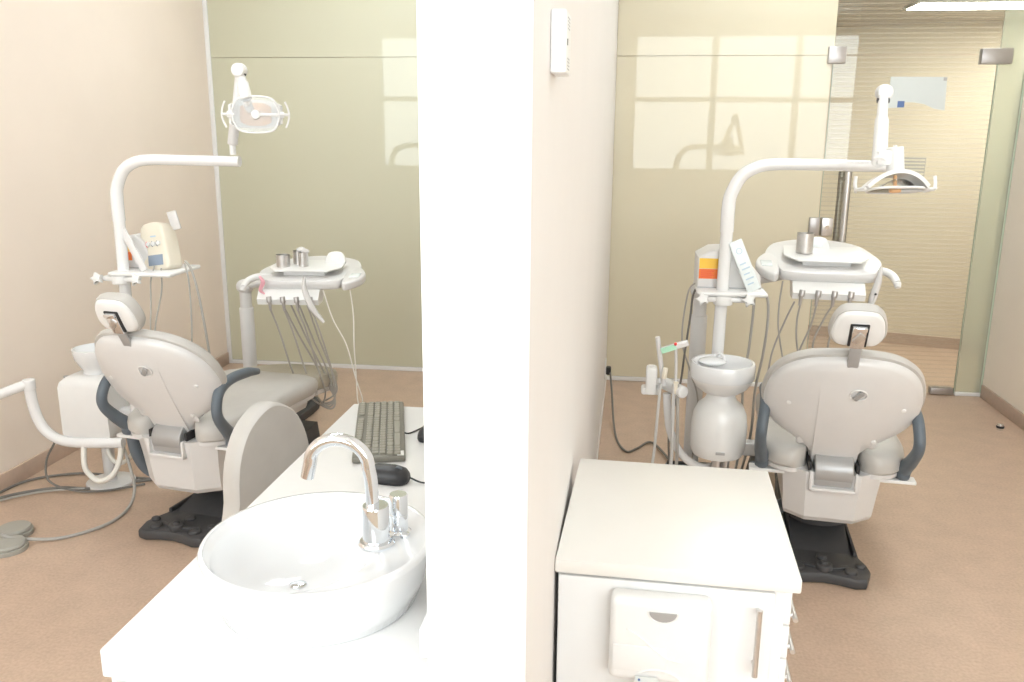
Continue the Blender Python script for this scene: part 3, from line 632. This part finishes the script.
b = tube(BM(), [(-2.27, 3.46, .25), (-2.38, 3.45, .245), (-2.50, 3.45, .24), (-2.58, 3.45, .25), (-2.64, 3.45, .285), (-2.675, 3.45, .34), (-2.695, 3.45, .42), (-2.70, 3.45, .49)], .024, seg=16); w.part('tube_arm', b, 'enam')
b = BM(); cyl(b, (-2.70, 3.45, .515), (-2.825, 3.36, .470), .023, bev=.005); cyl(b, (-2.70, 3.45, .485), (-2.70, 3.45, .535), .027, bev=.005); w.part('upper_tube', b, 'enam')

# ------------------------------------------------------------------ instrument consoles
def console(name, label, loc, rz, mirror_, long_loops, film, ro=0, tl=9):
    """origin: middle of the front edge, underside of the table"""
    w = thing(name, label, 'instrument tray', loc, R(rz)); sx = -1 if mirror_ else 1
    def P(x, y, z): return V((sx*x, y, z))
    def px_(poly): return [(sx*x, y) for x, y in poly]
    tilt = Matrix.Rotation(R(tl), 4, 'X')
    out = smoothpoly(px_([(-.17, 0), (0, -.012), (.17, 0), (.20, .05), (.24, .16), (.23, .28), (.17, .45), (0, .53), (-.17, .46), (-.235, .32), (-.24, .17), (-.20, .05)]), 4)
    body = obj('table', dome(BM(), out, [(.90, 0), (.97, .006), (1, .02), (1, .036), (.985, .046), (.95, .049), (.5, .05)], tilt), 'plas', w)
    # side control wings
    b = prism(BM(), smoothpoly(px_([(-.25, -.03), (-.215, -.045), (-.20, .03), (-.195, .20), (-.24, .26), (-.285, .16), (-.29, .06)]), 3), .012, .052, bev=.010, seg=3, mtx=tilt)
    wing = obj('control_wing', b, 'plas', w)
    b = BM(); box(b, (-.272*1-.0, .05, .052), (-.225, .13, .0545), bev=.002, mtx=Matrix.Scale(sx, 4, (1, 0, 0)) @ tilt); obj('touch_panel', b, 'pouch', wing)
    b = BM(); tube(b, [P(.16, .10, .05), P(.235, .09, .045), P(.268, .06, .03), P(.278, .02, .008)], [.014, .017, .017, .015], seg=14); cyl(b, P(.278, .02, .010), P(.280, .008, -.010), .016, .012, bev=.004); obj('table_handle', b, 'wplas', w)
    # raised tray plate
    tr = tilt @ Matrix.Translation((0, 0, .0))
    b = prism(BM(), px_([(-.12, .05), (.13, .05), (.175, .12), (.165, .28), (-.165, .28), (-.175, .13)]), .075, .082, bev=.003, mtx=tr)
    box(b, (-.10, .09, .045), (.10, .26, .077), bev=.004, mtx=tr)
    obj('tray_plate', b, 'wplas', w)
    # delivery head with four holders
    hb = BM(); t_ = bmesh.new(); secp = [(0.0, -.02), (.03, -.03), (.055, -.075), (.045, -.085), (-.005, -.085), (-.04, -.03)]
    loft(t_, [[(sx*x, -.005+y, z) for y, z in [(-.015, .006), (.06, .006), (.06, -.035), (.03, -.058), (-.045, -.062), (-.055, -.035)]] for x in (-.135+ro, -.130+ro, .150+ro, .155+ro)])
    merge(hb, t_); head = obj('holder_rail', hb, 'wplas', w)
    hx = [-.10+ro, -.035+ro, .03+ro, .095+ro]
    for i, x in enumerate(hx):
        b = BM(); cyl(b, P(x+.004, -.055, -.022), P(x, -.060, -.050), .0125, bev=.003); cyl(b, P(x, -.060, -.034), P(x-.004, -.062, -.088), .0095, .006)
        hp = obj('handpiece', b, 'dsteel', w)
    # hoses
    for i, (x, pts) in enumerate(long_loops):
        b = tube(BM(), [P(q[0]+ro, q[1], q[2]) for q in pts], x, seg=8); obj('hose', b, 'hose', w)
    return w
R_l = [(.004, [(-.10, -.055, -.08), (-.108, -.05, -.16), (-.10, -.04, -.25), (-.07, 0, -.36), (-.03, .05, -.45)]),
       (.004, [(-.035, -.055, -.08), (-.05, -.04, -.18), (-.085, -.02, -.30), (-.10, .0, -.42)]),
       (.004, [(.03, -.055, -.08), (.00, -.04, -.15), (-.03, -.02, -.26), (0, 0, -.37), (.05, .03, -.45)]),
       (.004, [(.095, -.055, -.08), (.07, -.04, -.13), (.04, -.02, -.2), (.03, 0, -.35)]),
       (.0035, [(-.17, .02, .0), (-.178, .01, -.10), (-.175, .0, -.20), (-.15, .0, -.32), (-.13, .0, -.40)]),
       (.004, [(-.12, -.02, -.08), (-.15, .0, -.17), (-.19, .0, -.30), (-.205, 0, -.42)])]
console('instrument_console', 'white instrument table with four handpieces behind the right chair', (.835, 3.74, 1.038), -3, False, R_l, False, -.012)
L_l = []
for i, x in enumerate([-.10, -.035, .03, .095]):
    L_l.append((.0045, [(x, -.055, -.08), (x-.035, -.04, -.20), (x-.075, -.02, -.38), (x-.09-.01*i, 0, -.50), (-.10-.012*i, .05, -.575-.01*i), (-.16-.0*i, .08, -.56), (-.15+.02*i, .08, -.42), (-.10+.03*i, .06, -.25), (-.06+.04*i, .02, -.07)]))
console('instrument_console', 'white instrument table with dangling hose loops beyond the left chair', (-1.545, 3.86, .912), 6, True, L_l, True, .035, 5)
hose('coiled_cord', [(-1.43, 3.86, .915), (-1.385, 3.85, .78), (-1.32, 3.84, .66), (-1.28, 3.84, .5), (-1.255, 3.86, .38), (-1.285, 3.88, .36), (-1.29, 3.88, .5), (-1.295, 3.88, .65), (-1.30, 3.9, .8), (-1.325, 3.93, .935)], .0032, 'hosew', 'white cord looping below the left instrument table, brightest of the hoses', 'cord')
# consoles' columns
def column(label, x, y, z, tx, ty, lat):
    w = W('tray_column', label, 'support column', (x, y, 0))
    b = BM(); cyl(b, (x, y, 0), (x, y, z-.13), .036, bev=.004); cyl(b, (x, y, z-.14), (x, y, z-.03), .030); w.part('post', b, 'plas')
    b = ball(BM(), (x, y, z-.02), .045, (1, 1, .85)); w.part('joint', b, 'plas')
    b = BM(); tube(b, [(x, y, z-.01), (tx, ty, z+lat)], .024, smooth=0, seg=14); ball(b, (tx, ty, z+lat), .028); w.part('swing_arm', b, 'plas')
    b = BM(); cyl(b, (x, y, 0), (x, y, .02), .11, bev=.005); w.part('foot_plate', b, 'plas')
column('off-white column with ball joint left of the right light pole', .322, 3.88, .985, .83, 3.99, .075)
column('off-white column carrying the left instrument table', -1.96, 4.16, .885, -1.56, 4.06, .055)
# tumblers and dials on the tables
def cup(x, y, z, r, h, label, m='steel', film=False):
    w = W('steel_cup', label, 'cup', (x, y, z), group=None)
    b = lathe(BM(), [(0, z), (r, z), (r, z+h), (r*1.04, z+h), (r*.94, z+h), (r*.93, z+.006), (0, z+.006)], (x, y, 0), seg=28); c_ = w.part('wall', b, m)
    b = BM()
    for k in (.3, .75): tube(b, [(x+(r+.0008)*math.cos(a*PI/12), y+(r+.0008)*math.sin(a*PI/12), z+h*k) for a in range(25)], .0012, smooth=0, seg=6)
    w.part('ridge', b, m, c_)
    if film:
        b = ball(BM(), (x+.012, y, z+h*1.05), r*.75, (1.1, .9, .7)); w.part('film', b, 'film', c_)
cup(.757, 3.90, 1.1455, .035, .085, 'steel cup with clear ridges standing on the right instrument table')
cup(-1.67, 3.98, .992, .033, .07, 'wide steel cup at the left end of the left instrument table')
cup(-1.615, 4.05, .998, .030, .075, 'steel cup behind the wide one on the left instrument table', film=True)
cup(-1.575, 4.0, .994, .024, .08, 'narrow steel cup nearest the dial on the left instrument table', film=True)
def dial(x, y, z, rz, label):
    w = W('control_display', label, 'control display', (x, y, z))
    mt = Matrix.Translation((x, y, z)) @ Matrix.Rotation(R(rz), 4, 'Z') @ Matrix.Rotation(R(-22), 4, 'X')
    b = prism(BM(), smoothpoly([(-.045, 0), (.045, 0), (.042, .045), (.02, .062), (-.02, .062), (-.042, .045)], 3), 0, .025, bev=.006, mtx=mt @ Matrix.Rotation(R(90), 4, 'X'))
    bd = w.part('case', b, 'wplas')
    b = box(BM(), (-.022, -.027, .015), (.022, -.0245, .045), bev=.004, mtx=mt); w.part('display', b, 'pouch', bd)
dial(.83, 3.99, 1.139, -5, 'small white display standing behind the steel cup, right table')
dial(-1.445, 4.10, 1.0, 5, 'small white display standing on the left instrument table')
# film-covered syringes and pink film
w = W('air_syringe', 'film-wrapped syringe hanging from the front of the left instrument table', 'syringe', (-1.44, 3.78, .70))
b = tube(BM(), [(-1.49, 3.78, .99), (-1.485, 3.77, .93), (-1.45, 3.76, .85), (-1.40, 3.77, .78)], [.010, .020, .024, .012], seg=10, sc=.6); w.part('sleeve', b, 'film')
b = tube(BM(), [(-1.482, 3.78, .92), (-1.46, 3.775, .86), (-1.42, 3.78, .80)], .009); w.part('grip', b, 'wplas')
w = W('air_syringe', 'film-wrapped syringe hanging at the right end of the right instrument table', 'syringe', (1.055, 3.72, .93))
b = tube(BM(), [(1.03, 3.70, 1.12), (1.025, 3.70, 1.06), (1.01, 3.70, .99), (1.00, 3.70, .93)], [.010, .022, .026, .012], seg=10, sc=.6); w.part('sleeve', b, 'film')
b = tube(BM(), [(1.026, 3.70, 1.07), (1.014, 3.70, 1.0), (1.005, 3.70, .94)], .010); g_ = w.part('grip', b, 'wplas')
b = ball(BM(), (1.012, 3.672, 1.01), .005); w.part('button', b, 'black', g_)
solo('pink_film', tube(BM(), [(-1.715, 3.80, .985), (-1.70, 3.80, .955), (-1.71, 3.79, .92), (-1.695, 3.80, .90)], [.008, .018, .014, .005], seg=8, sc=.5), 'pink', 'pink film scrap wrapped at the left corner of the left instrument table', 'film')

# ------------------------------------------------------------------ floor items, left
def pedal(x, y, r, label):
    w = W('foot_pedal', label, 'foot pedal', (x, y, 0))
    b = lathe(BM(), [(0, .0), (r, .0), (r*1.02, .008), (r, .018), (0, .018)], (x, y, 0)); bs = w.part('base', b, 'pedal')
    b = lathe(BM(), [(0, .018), (r*.9, .018), (r*.93, .026), (r*.86, .034), (0, .04)], (x, y, 0)); w.part('disc', b, 'pedal')
pedal(-2.50, 3.0, .070, 'round grey foot pedal nearer the left wall')
pedal(-2.435, 2.87, .075, 'round grey foot pedal nearer the camera, left floor')
hose('floor_cable', [(-2.855, 3.28, .008), (-2.82, 3.50, .008), (-2.65, 3.62, .008), (-2.45, 3.63, .008), (-2.25, 3.62, .008), (-2.1, 3.7, .008)], .006, 'hosed', 'olive cable running from the wall to the left chair, furthest back')
hose('floor_cable', [(-2.845, 3.20, .008), (-2.78, 3.34, .008), (-2.62, 3.45, .008), (-2.45, 3.47, .008), (-2.30, 3.58, .008), (-2.0, 3.7, .008)], .007, 'hosed', 'olive cable crossing the left floor in front of the rearmost one')
hose('floor_cable', [(-2.85, 3.12, .008), (-2.79, 3.26, .010), (-2.68, 3.38, .010), (-2.55, 3.44, .010), (-2.38, 3.50, .008), (-2.3, 3.6, .008)], .005, 'hose', 'grey cable curling off the left wall beside the pedals')
hose('floor_cable', [(-2.48, 2.90, .045), (-2.42, 2.91, .03), (-2.28, 2.98, .008), (-2.17, 3.12, .008), (-2.165, 3.28, .01), (-2.20, 3.40, .05), (-2.25, 3.46, .13), (-2.29, 3.48, .24)], .007, 'hose', 'long grey hose curving from the pedal up to the boxy cuspidor')
hose('floor_cable', [(-2.60, 3.44, .24), (-2.64, 3.42, .15), (-2.62, 3.40, .06), (-2.50, 3.42, .012), (-2.36, 3.46, .01), (-2.24, 3.55, .01)], .005, 'hosed', 'thin hose looping down from the boxy cuspidor to the floor')
hose('floor_cable', [(-2.44, 2.80, .012), (-2.47, 2.78, .012), (-2.56, 2.80, .008), (-2.7, 2.86, .008)], .006, 'hosed', 'short cable stub leaving the nearer foot pedal')

w = W('foot_control', 'dark grey foot control box on the floor under the left instrument table', 'foot control', (-1.98, 4.7, 0))
b = BM(); prism(b, smoothpoly([(-2.10, 4.52), (-1.88, 4.50), (-1.84, 4.60), (-1.86, 4.88), (-2.08, 4.90), (-2.13, 4.72)], 3), 0, .05, bev=.008); bs = w.part('base', b, 'dark')
b = BM(); box(b, (-2.08, 4.60, .045), (-1.88, 4.86, .15), bev=.02); w.part('cover', b, 'dark', bs)

# ------------------------------------------------------------------ right floor / wall items
w = W('wall_socket', 'small socket with dark plug low on the pier wall', 'socket', (PX1, 5.35, .17))
b = BM(); box(b, (PX1, 5.28, .13), (PX1+.008, 5.44, .23), bev=.003); pl = w.part('plate', b, 'wplas')
b = BM(); box(b, (PX1+.008, 5.31, .15), (PX1+.04, 5.36, .20), bev=.008); w.part('plug', b, 'black', pl)
hose('power_cable', [(PX1+.035, 5.33, .17), (-.075, 5.1, .11), (-.04, 4.6, .012), (.02, 4.35, .008), (.08, 4.4, .008), (.16, 4.5, .01), (.25, 4.2, .02), (.3, 3.8, .05), (.34, 3.5, .1)], .006, 'hosed', 'dark cable drooping from the wall socket to the cuspidor', 'cable')
hose('drain_coil', [(.20, 3.62, .05), (.24, 3.50, .16), (.32, 3.42, .2), (.42, 3.40, .21), (.50, 3.42, .24), (.55, 3.5, .34)], .016, 'hosed', 'thick dark hose curving behind the base of the round cuspidor')
w = W('hose_box', 'dark ribbed floor box of hoses under the round cuspidor', 'floor box', (.34, 3.72, 0))
b = BM(); box(b, (.2, 3.6, 0), (.42, 3.86, .16), bev=.02); bx_ = w.part('box', b, 'arm')
b = BM()
for k in range(5): box(b, (.21, 3.615+.05*k, .155), (.41, 3.635+.05*k, .17), bev=.003)
w.part('rib', b, 'dark', bx_)
w = W('door_stop', 'small round steel door stop on the floor near the right wall', 'door stop', (2.155, 5.05, 0))
b = BM(); cyl(b, (2.155, 5.05, 0), (2.155, 5.05, .035), .018, bev=.003); w.part('post', b, 'chrome')
b = BM(); cyl(b, (2.155, 5.05, .012), (2.155, 5.05, .026), .022, bev=.004); w.part('bumper', b, 'black')
w = W('baffle', 'slatted grey wall vent on the corridor wall behind the right lamp', 'vent', (2.17, 7.12, 1.36))
def cw(s, z, off): q = A0+dr*s; return V((q.x, q.y, z))-nn*off
mv = pmat(A0+dr*(2.02)+V((0, 0, 1.42)), dr, -nn)
b = BM(); box(b, (-.10, -.10, 0), (.10, .06, .01), mtx=mv); fr_ = w.part('panel', b, 'dsteel')
b = BM()
for k in range(6): box(b, (-.095, -.095+.026*k, .008), (.095, -.083+.026*k, .018), mtx=mv)
w.part('slat', b, 'cream', fr_)
# poster on the door glass
w = W('door_poster', 'white notice with wavy lower edge taped to the glass door', 'notice', (1.69, D-.003, 1.80))
pts = [(1.53, 1.992), (1.855, 1.990), (1.862, 1.795), (1.80, 1.805), (1.74, 1.832), (1.68, 1.842), (1.615, 1.842), (1.615, 1.812), (1.53, 1.808)]
b = prism(BM(), pts, 0, .002, mtx=Matrix.Translation((0, D-.001, 0)) @ Matrix.Rotation(R(90), 4, 'X')); sh = w.part('sheet', b, 'paper')
b = box(BM(), (1.585, D-.005, 1.812), (1.625, D-.003, 1.850)); w.part('blue_mark', b, 'blue', sh)
b = box(BM(), (1.835, D-.005, 1.968), (1.855, D-.003, 1.988)); w.part('corner_mark', b, 'satin', sh)
# slim alarm on the pier wall
w = W('wall_sensor', 'slim white upright louvred unit high on the pier wall', 'wall unit', (PX1, 1.53, 1.74))
b = BM(); box(b, (PX1, 1.33, 1.735), (PX1+.024, 1.42, 1.826), bev=.004); bd = w.part('case', b, 'white')
b = BM(); box(b, (PX1, 1.42, 1.752), (PX1+.014, 1.455, 1.812), bev=.003); w.part('side_cover', b, 'wplas', bd)
b = BM()
for z0 in (1.742, 1.800):
    for k in range(4):
        for j in (0, 1): box(b, (PX1+.0235, 1.352+.022*j, z0+.005*k), (PX1+.0247, 1.366+.022*j, z0+.0016+.005*k))
w.part('louvre', b, 'satin', bd)
b = box(BM(), (PX1+.0235, 1.345, 1.776), (PX1+.025, 1.352, 1.785)); w.part('switch_mark', b, 'black', bd)

# ------------------------------------------------------------------ sink counter (left)
w = W('sink_cabinet', 'white cabinet under the sink, left of the pier', 'cabinet', (-.55, 1.75, 0))
b = BM(); box(b, (-.80, 1.12, 0), (PX0-.002, 2.38, .80), bev=.003); bd = w.part('carcass', b, 'white')
b = BM(); box(b, (-.8+.01, 1.112, .06), (-.54, 1.122, .79), bev=.002); w.part('door', b, 'white', bd)
b = BM(); box(b, (-.535, 1.112, .06), (PX0-.01, 1.122, .79), bev=.002); w.part('door', b, 'white', bd)
solo('worktop', B((-.8066, 1.1085, .80), (PX0-.002, 2.395, .85), bev=.004), 'white', 'long glossy white worktop carrying the round sink and keyboard', 'worktop')
solo('upstand', B((PX0-.028, 1.16, .85), (PX0-.003, 1.87, .90), bev=.003), 'white', 'low white upstand along the pier above the sink worktop', 'upstand')
w = W('sink', 'round white countertop basin on the left worktop', 'sink', (-.52, 1.325, .85))
n = 72
def ring(cx, cy, rx, ry, z): return [(cx+rx*math.cos(2*PI*k/n), cy+ry*math.sin(2*PI*k/n), z) for k in range(n)]
rs = [ring(-.52, 1.325, .165, .165, .8505), ring(-.52, 1.325, .172, .172, .853), ring(-.52, 1.325, .190, .190, .90), ring(-.52, 1.325, .1985, .1985, .948), ring(-.52, 1.325, .2, .2, .955), ring(-.52, 1.325, .197, .197, .959), ring(-.522, 1.325, .19, .19, .959), ring(-.525, 1.325, .186, .187, .953),
      ring(-.550, 1.325, .150, .178, .948), ring(-.556, 1.325, .142, .170, .941), ring(-.560, 1.325, .128, .155, .915), ring(-.562, 1.325, .105, .125, .885), ring(-.562, 1.325, .07, .08, .868), ring(-.562, 1.325, .022, .022, .862)]
b = loft(BM(), rs); basin = w.part('basin', b, 'porc', sharp=60)
b = BM(); lathe(b, [(0, .862), (.015, .862), (.015, .864), (.010, .866), (0, .865)], (-.562, 1.325, 0)); w.part('drain', b, 'chrome', basin)
w = W('tap', 'chrome gooseneck tap standing on the round basin', 'tap', (-.418, 1.335, .948))
c = (-.418, 1.335, 0)
b = lathe(BM(), [(0, .948), (.031, .948), (.032, .953), (.029, .957), (.0235, .958), (.0235, 1.018), (.022, 1.022), (0, 1.022)], c); tb = w.part('tap_body', b, 'chrome')
b = BM(); pts = [(-.423, 1.335, 1.0), (-.424, 1.335, 1.06), (-.428, 1.335, 1.09)]
for a in range(0, 181, 20):
    pts.append((-.480+.052*math.cos(R(a)), 1.335-.00*a, 1.092+.046*math.sin(R(a))))
pts += [(-.538, 1.335, 1.066)]
b = tube(BM(), pts, .0115, seg=20, smooth=4); w.part('spout', b, 'chrome', tb)
w = W('mixer_knob', 'short chrome mixer knob with thin lever beside the tap', 'tap handle', (-.391, 1.385, .948))
c = (-.391, 1.385, 0)
b = lathe(BM(), [(0, .948), (.021, .948), (.022, .952), (.0165, .956), (.0165, .985), (.0155, .986), (.0165, .987), (.0165, 1.02), (.015, 1.023), (0, 1.023)], c); kb_ = w.part('knob', b, 'chrome')
b = tube(BM(), [(-.40, 1.388, 1.005), (-.455, 1.40, 1.012)], .0025, smooth=0); w.part('lever', b, 'chrome', kb_)
b = BM(); cyl(b, (-.375, 1.365, .948), (-.375, 1.365, .958), .009, bev=.002); w.part('screw', b, 'chrome', kb_)
# keyboard
kx, ky, ka = -.655, 2.157, 15.5
w = thing('keyboard', 'dark olive-grey computer keyboard lying lengthways on the worktop', 'keyboard', (kx, ky, .8505), R(ka))
b = BM(); box(b, (-.066, -.226, 0), (.066, .226, .016), bev=.005); bd = obj('body', b, 'kb', w)
b = BM()
for r_ in range(6):
    x = -.052+r_*.0185+(.006 if r_ else 0)
    y = .215
    while y > -.205:
        k_ = .0165 if not (r_ == 5 and -.08 < y < .06) else .095
        if random.random() < .06: k_ += .012
        if abs(y-.10) > .006 or r_: 
            box(b, (x-.0075, max(y-k_, -.215), .0155), (x+.0075, y, .0205), bev=.0015, seg=1)
        y -= k_+.003
obj('keys', b, 'kbk', bd)
b = BM(); box(b, (.045, -.222, .016), (.062, -.19, .017)); obj('lower_sticker', b, 'steel', bd)
def mouse(name, x, y, rz, label, s=1):
    w = thing(name, label, 'computer mouse', (x, y, .8505), R(rz))
    b = BM(); dome(b, smoothpoly([(-.055*s, 0), (-.045*s, .024*s), (0, .031*s), (.045*s, .026*s), (.057*s, 0), (.045*s, -.026*s), (0, -.031*s), (-.045*s, -.024*s)], 4), [(.93, 0), (1, .008), (.97, .018), (.85, .028), (.6, .034), (.3, .037)])
    bd = obj('shell', b, 'black', w)
    b = BM(); cyl(b, (.030*s, -.004, .030), (.030*s, .004, .030), .009); obj('scroll_wheel', b, 'arm', bd)
    return w
mouse('computer_mouse', -.545, 1.838, -8, 'black mouse between the keyboard and the tap')
hose('mouse_cable', [(-.49, 1.835, .862), (-.45, 1.83, .853), (-.38, 1.86, .853), (-.32, 1.95, .853)], .0022, 'black', 'short black cable leaving the mouse toward the pier', 'cable')
mouse('card_reader', -.507, 2.145, 80, 'black rounded gadget half hidden by the pier edge')['category'] = 'gadget'
hose('keyboard_cable', [(-.585, 2.135, .862), (-.572, 2.15, .855), (-.556, 2.19, .853), (-.535, 2.24, .853), (-.5, 2.28, .853)], .0022, 'black', 'black cable leaving the keyboard toward the pier', 'cable')

# stool with tall curved back
w = W('clinic_stool', 'light grey stool with tall domed back beside the sink counter', 'stool', (-1.02, 2.62, 0))
ox, oy = -1.165, 2.50
xd = V((.13, .40, 0)).normalized(); nd = V((xd.y, -xd.x, 0))
ms = Matrix.Translation((ox+.02, oy, .40)) @ Matrix((xd, V((0, 0, 1)), nd)).transposed().to_4x4()
outl = smoothpoly([(-.17, -.02), (-.175, .12), (-.16, .25), (-.11, .345), (-.03, .395), (.04, .395), (.12, .345), (.17, .25), (.19, .12), (.185, -.02)], 4)
bd_ = lambda x, y: 0.9*x*x*0
bk = w.part('backrest', dome(BM(), outl, [(.94, -.03), (.99, -.024), (1, -.01), (1, .012), (.985, .028), (.95, .036), (.5, .038)], ms), 'uph')
b = lathe(BM(), [(0, .43), (.13, .43), (.145, .445), (.148, .47), (.135, .492), (0, .50)], (-.965, 2.60, 0)); w.part('seat', b, 'uph')
b = BM(); cyl(b, (-.965, 2.6, .06), (-.965, 2.6, .43), .025); cyl(b, (-.965, 2.6, .06), (-.965, 2.6, .12), .04); w.part('gas_column', b, 'steel')
b = BM(); box(b, (-1.14, 2.56, .40), (-.95, 2.64, .425), bev=.005); w.part('back_bracket', b, 'black')
for k in range(5):
    a = k*2*PI/5+.3; e = V((-.965+.2*math.cos(a), 2.6+.2*math.sin(a), .065))
    lg = w.part('leg', tube(BM(), [(-.965, 2.6, .085), (-.965+.1*math.cos(a), 2.6+.1*math.sin(a), .08), e], [.02, .017, .012], seg=10), 'steel')
    w.part('castor', cyl(BM(), e+V((-.012*math.sin(a), .012*math.cos(a), -.037)), e-V((-.012*math.sin(a), .012*math.cos(a), .037)), .028, bev=.004), 'black', lg)

# ------------------------------------------------------------------ drawer cabinet (right)
cr = -.0295; cm = Matrix.Translation((-.1298+.003, 1.6111, 0)) @ Matrix.Rotation(cr, 4, 'Z')
w = W('drawer_cabinet', 'white cabinet with towel dispenser on its front, right of the pier', 'cabinet', tuple(cm @ V((.24, .28, 0))))
b = BM(); box(b, (.006, .012, .0), (.462, .56, .768), bev=.002, mtx=cm); bd = w.part('carcass', b, 'white')
b = BM(); box(b, (.008, .0, .05), (.440, .013, .764), bev=.002, mtx=cm); dr_ = w.part('door', b, 'white', bd)
b = BM(); tube(b, [cm @ V((.408, -.030, .595)), cm @ V((.408, -.030, .742))], .0058, smooth=0, seg=14)
for z in (.61, .727): cyl(b, cm @ V((.408, -.030, z)), cm @ V((.408, .002, z)), .004)
w.part('handle', b, 'steel', dr_)
for i, (z0, z1) in enumerate([(.690, .764), (.615, .686), (.54, .611), (.30, .536), (.05, .296)]):
    b = BM(); box(b, (.461, .014, z0), (.475, .555, z1), bev=.002, mtx=cm); dw = w.part('drawer', b, 'white', bd)
    b = BM(); z = z1-.035; tube(b, [cm @ V((.502, .10, z)), cm @ V((.502, .30, z))], .0055, smooth=0, seg=12)
    for y in (.12, .28): cyl(b, cm @ V((.47, y, z)), cm @ V((.502, y, z)), .004)
    w.part('drawer_handle', b, 'steel', dw)
solo('worktop', box(BM(), (0, -.002, .769), (.4884, .5712, .80), bev=.004, mtx=cm), 'top', 'short cream-white worktop on the drawer cabinet right of the pier', 'worktop')
w = W('towel_dispenser', 'white paper towel dispenser with half-moon slot on the cabinet front', 'dispenser', tuple(cm @ V((.22, -.02, .555))))
x0, x1, z0, z1 = .118, .318, .570, .752
b = BM(); box(b, (x0, -.052, z0), (x1, .0, z1), bev=.014, seg=4, mtx=cm); bd = w.part('case', b, 'wplas')
b = BM(); tube(b, [cm @ V((x0+.035+.11*t_, -.0535, z1-.065-.045*t_-.035*math.sin(t_*2.6)*t_)) for t_ in (0, .25, .5, .75, 1)], .0022, seg=8); w.part('swoosh', b, 'wplas', bd)
b = BM(); hs_ = [(.027*math.cos(PI+a*PI/12), .020*math.sin(PI+a*PI/12)) for a in range(13)]
prism(b, hs_, 0, .002, mtx=cm @ Matrix.Translation((.222, -.052, z1-.022)) @ Matrix.Rotation(R(90), 4, 'X')); w.part('level_window', b, 'satin', bd)
b = BM(); tube(b, [cm @ V((.222+.030*math.cos(PI+a*PI/12), -.0525, z1-.022+.023*math.sin(PI+a*PI/12))) for a in range(13)], .002, smooth=0, seg=6); w.part('window_rim', b, 'wplas', bd)
b = BM(); box(b, (x0+.008, -.0545, z0+.025), (x0+.115, -.051, z0+.082), bev=.0015, mtx=cm); w.part('front_plate', b, 'wplas', bd)
b = BM(); tube(b, [cm @ V((x0+.06, -.053, z0+.022)), cm @ V((x0+.09, -.053, z0+.032)), cm @ V((x0+.125, -.053, z0+.027)), cm @ V((x0+.155, -.053, z0+.005))], .003, seg=8); w.part('outlet_lip', b, 'wplas', bd)
w2 = W('paper_towel', 'white paper tip with a small blue dot hanging from the towel dispenser', 'paper towel', tuple(cm @ V((.2, -.055, .53))))
b = BM(); box(b, (x0+.055, -.057, z0-.03), (x0+.10, -.055, z0+.016), mtx=cm @ Matrix.Rotation(0, 4, 'Z')); pt = w2.part('sheet', b, 'paper')
b = BM(); cyl(b, cm @ V((x0+.063, -.0585, z0+.009)), cm @ V((x0+.063, -.0568, z0+.009)), .0025); w2.part('dot', b, 'blue', pt)
# ------------------------------------------------------------------ camera
cam = bpy.data.cameras.new('camera'); co = bpy.data.objects.new('camera', cam); C.objects.link(co)
f, pit, yaw, roll = 861.64, .2381, .1354, .0074
cam.sensor_width = 36; cam.lens = f*36/1024; cam.clip_start = .02
fw = V((-math.sin(yaw)*math.cos(pit), math.cos(yaw)*math.cos(pit), -math.sin(pit))); r = V((math.cos(yaw), math.sin(yaw), 0)); u = r.cross(fw)
r2 = r*math.cos(roll)+u*math.sin(roll); u2 = -r*math.sin(roll)+u*math.cos(roll)
co.matrix_world = Matrix.Translation((0, 0, 1.65)) @ Matrix((r2, u2, -fw)).transposed().to_4x4()
bpy.context.scene.camera = co
w = bpy.data.worlds.new('world'); bpy.context.scene.world = w; w.use_nodes = True
w.node_tree.nodes['Background'].inputs[0].default_value = (1, .97, .93, 1); w.node_tree.nodes['Background'].inputs[1].default_value = .5
vs = bpy.context.scene.view_settings; vs.view_transform = 'Standard'; vs.look = 'None'; vs.exposure = .2
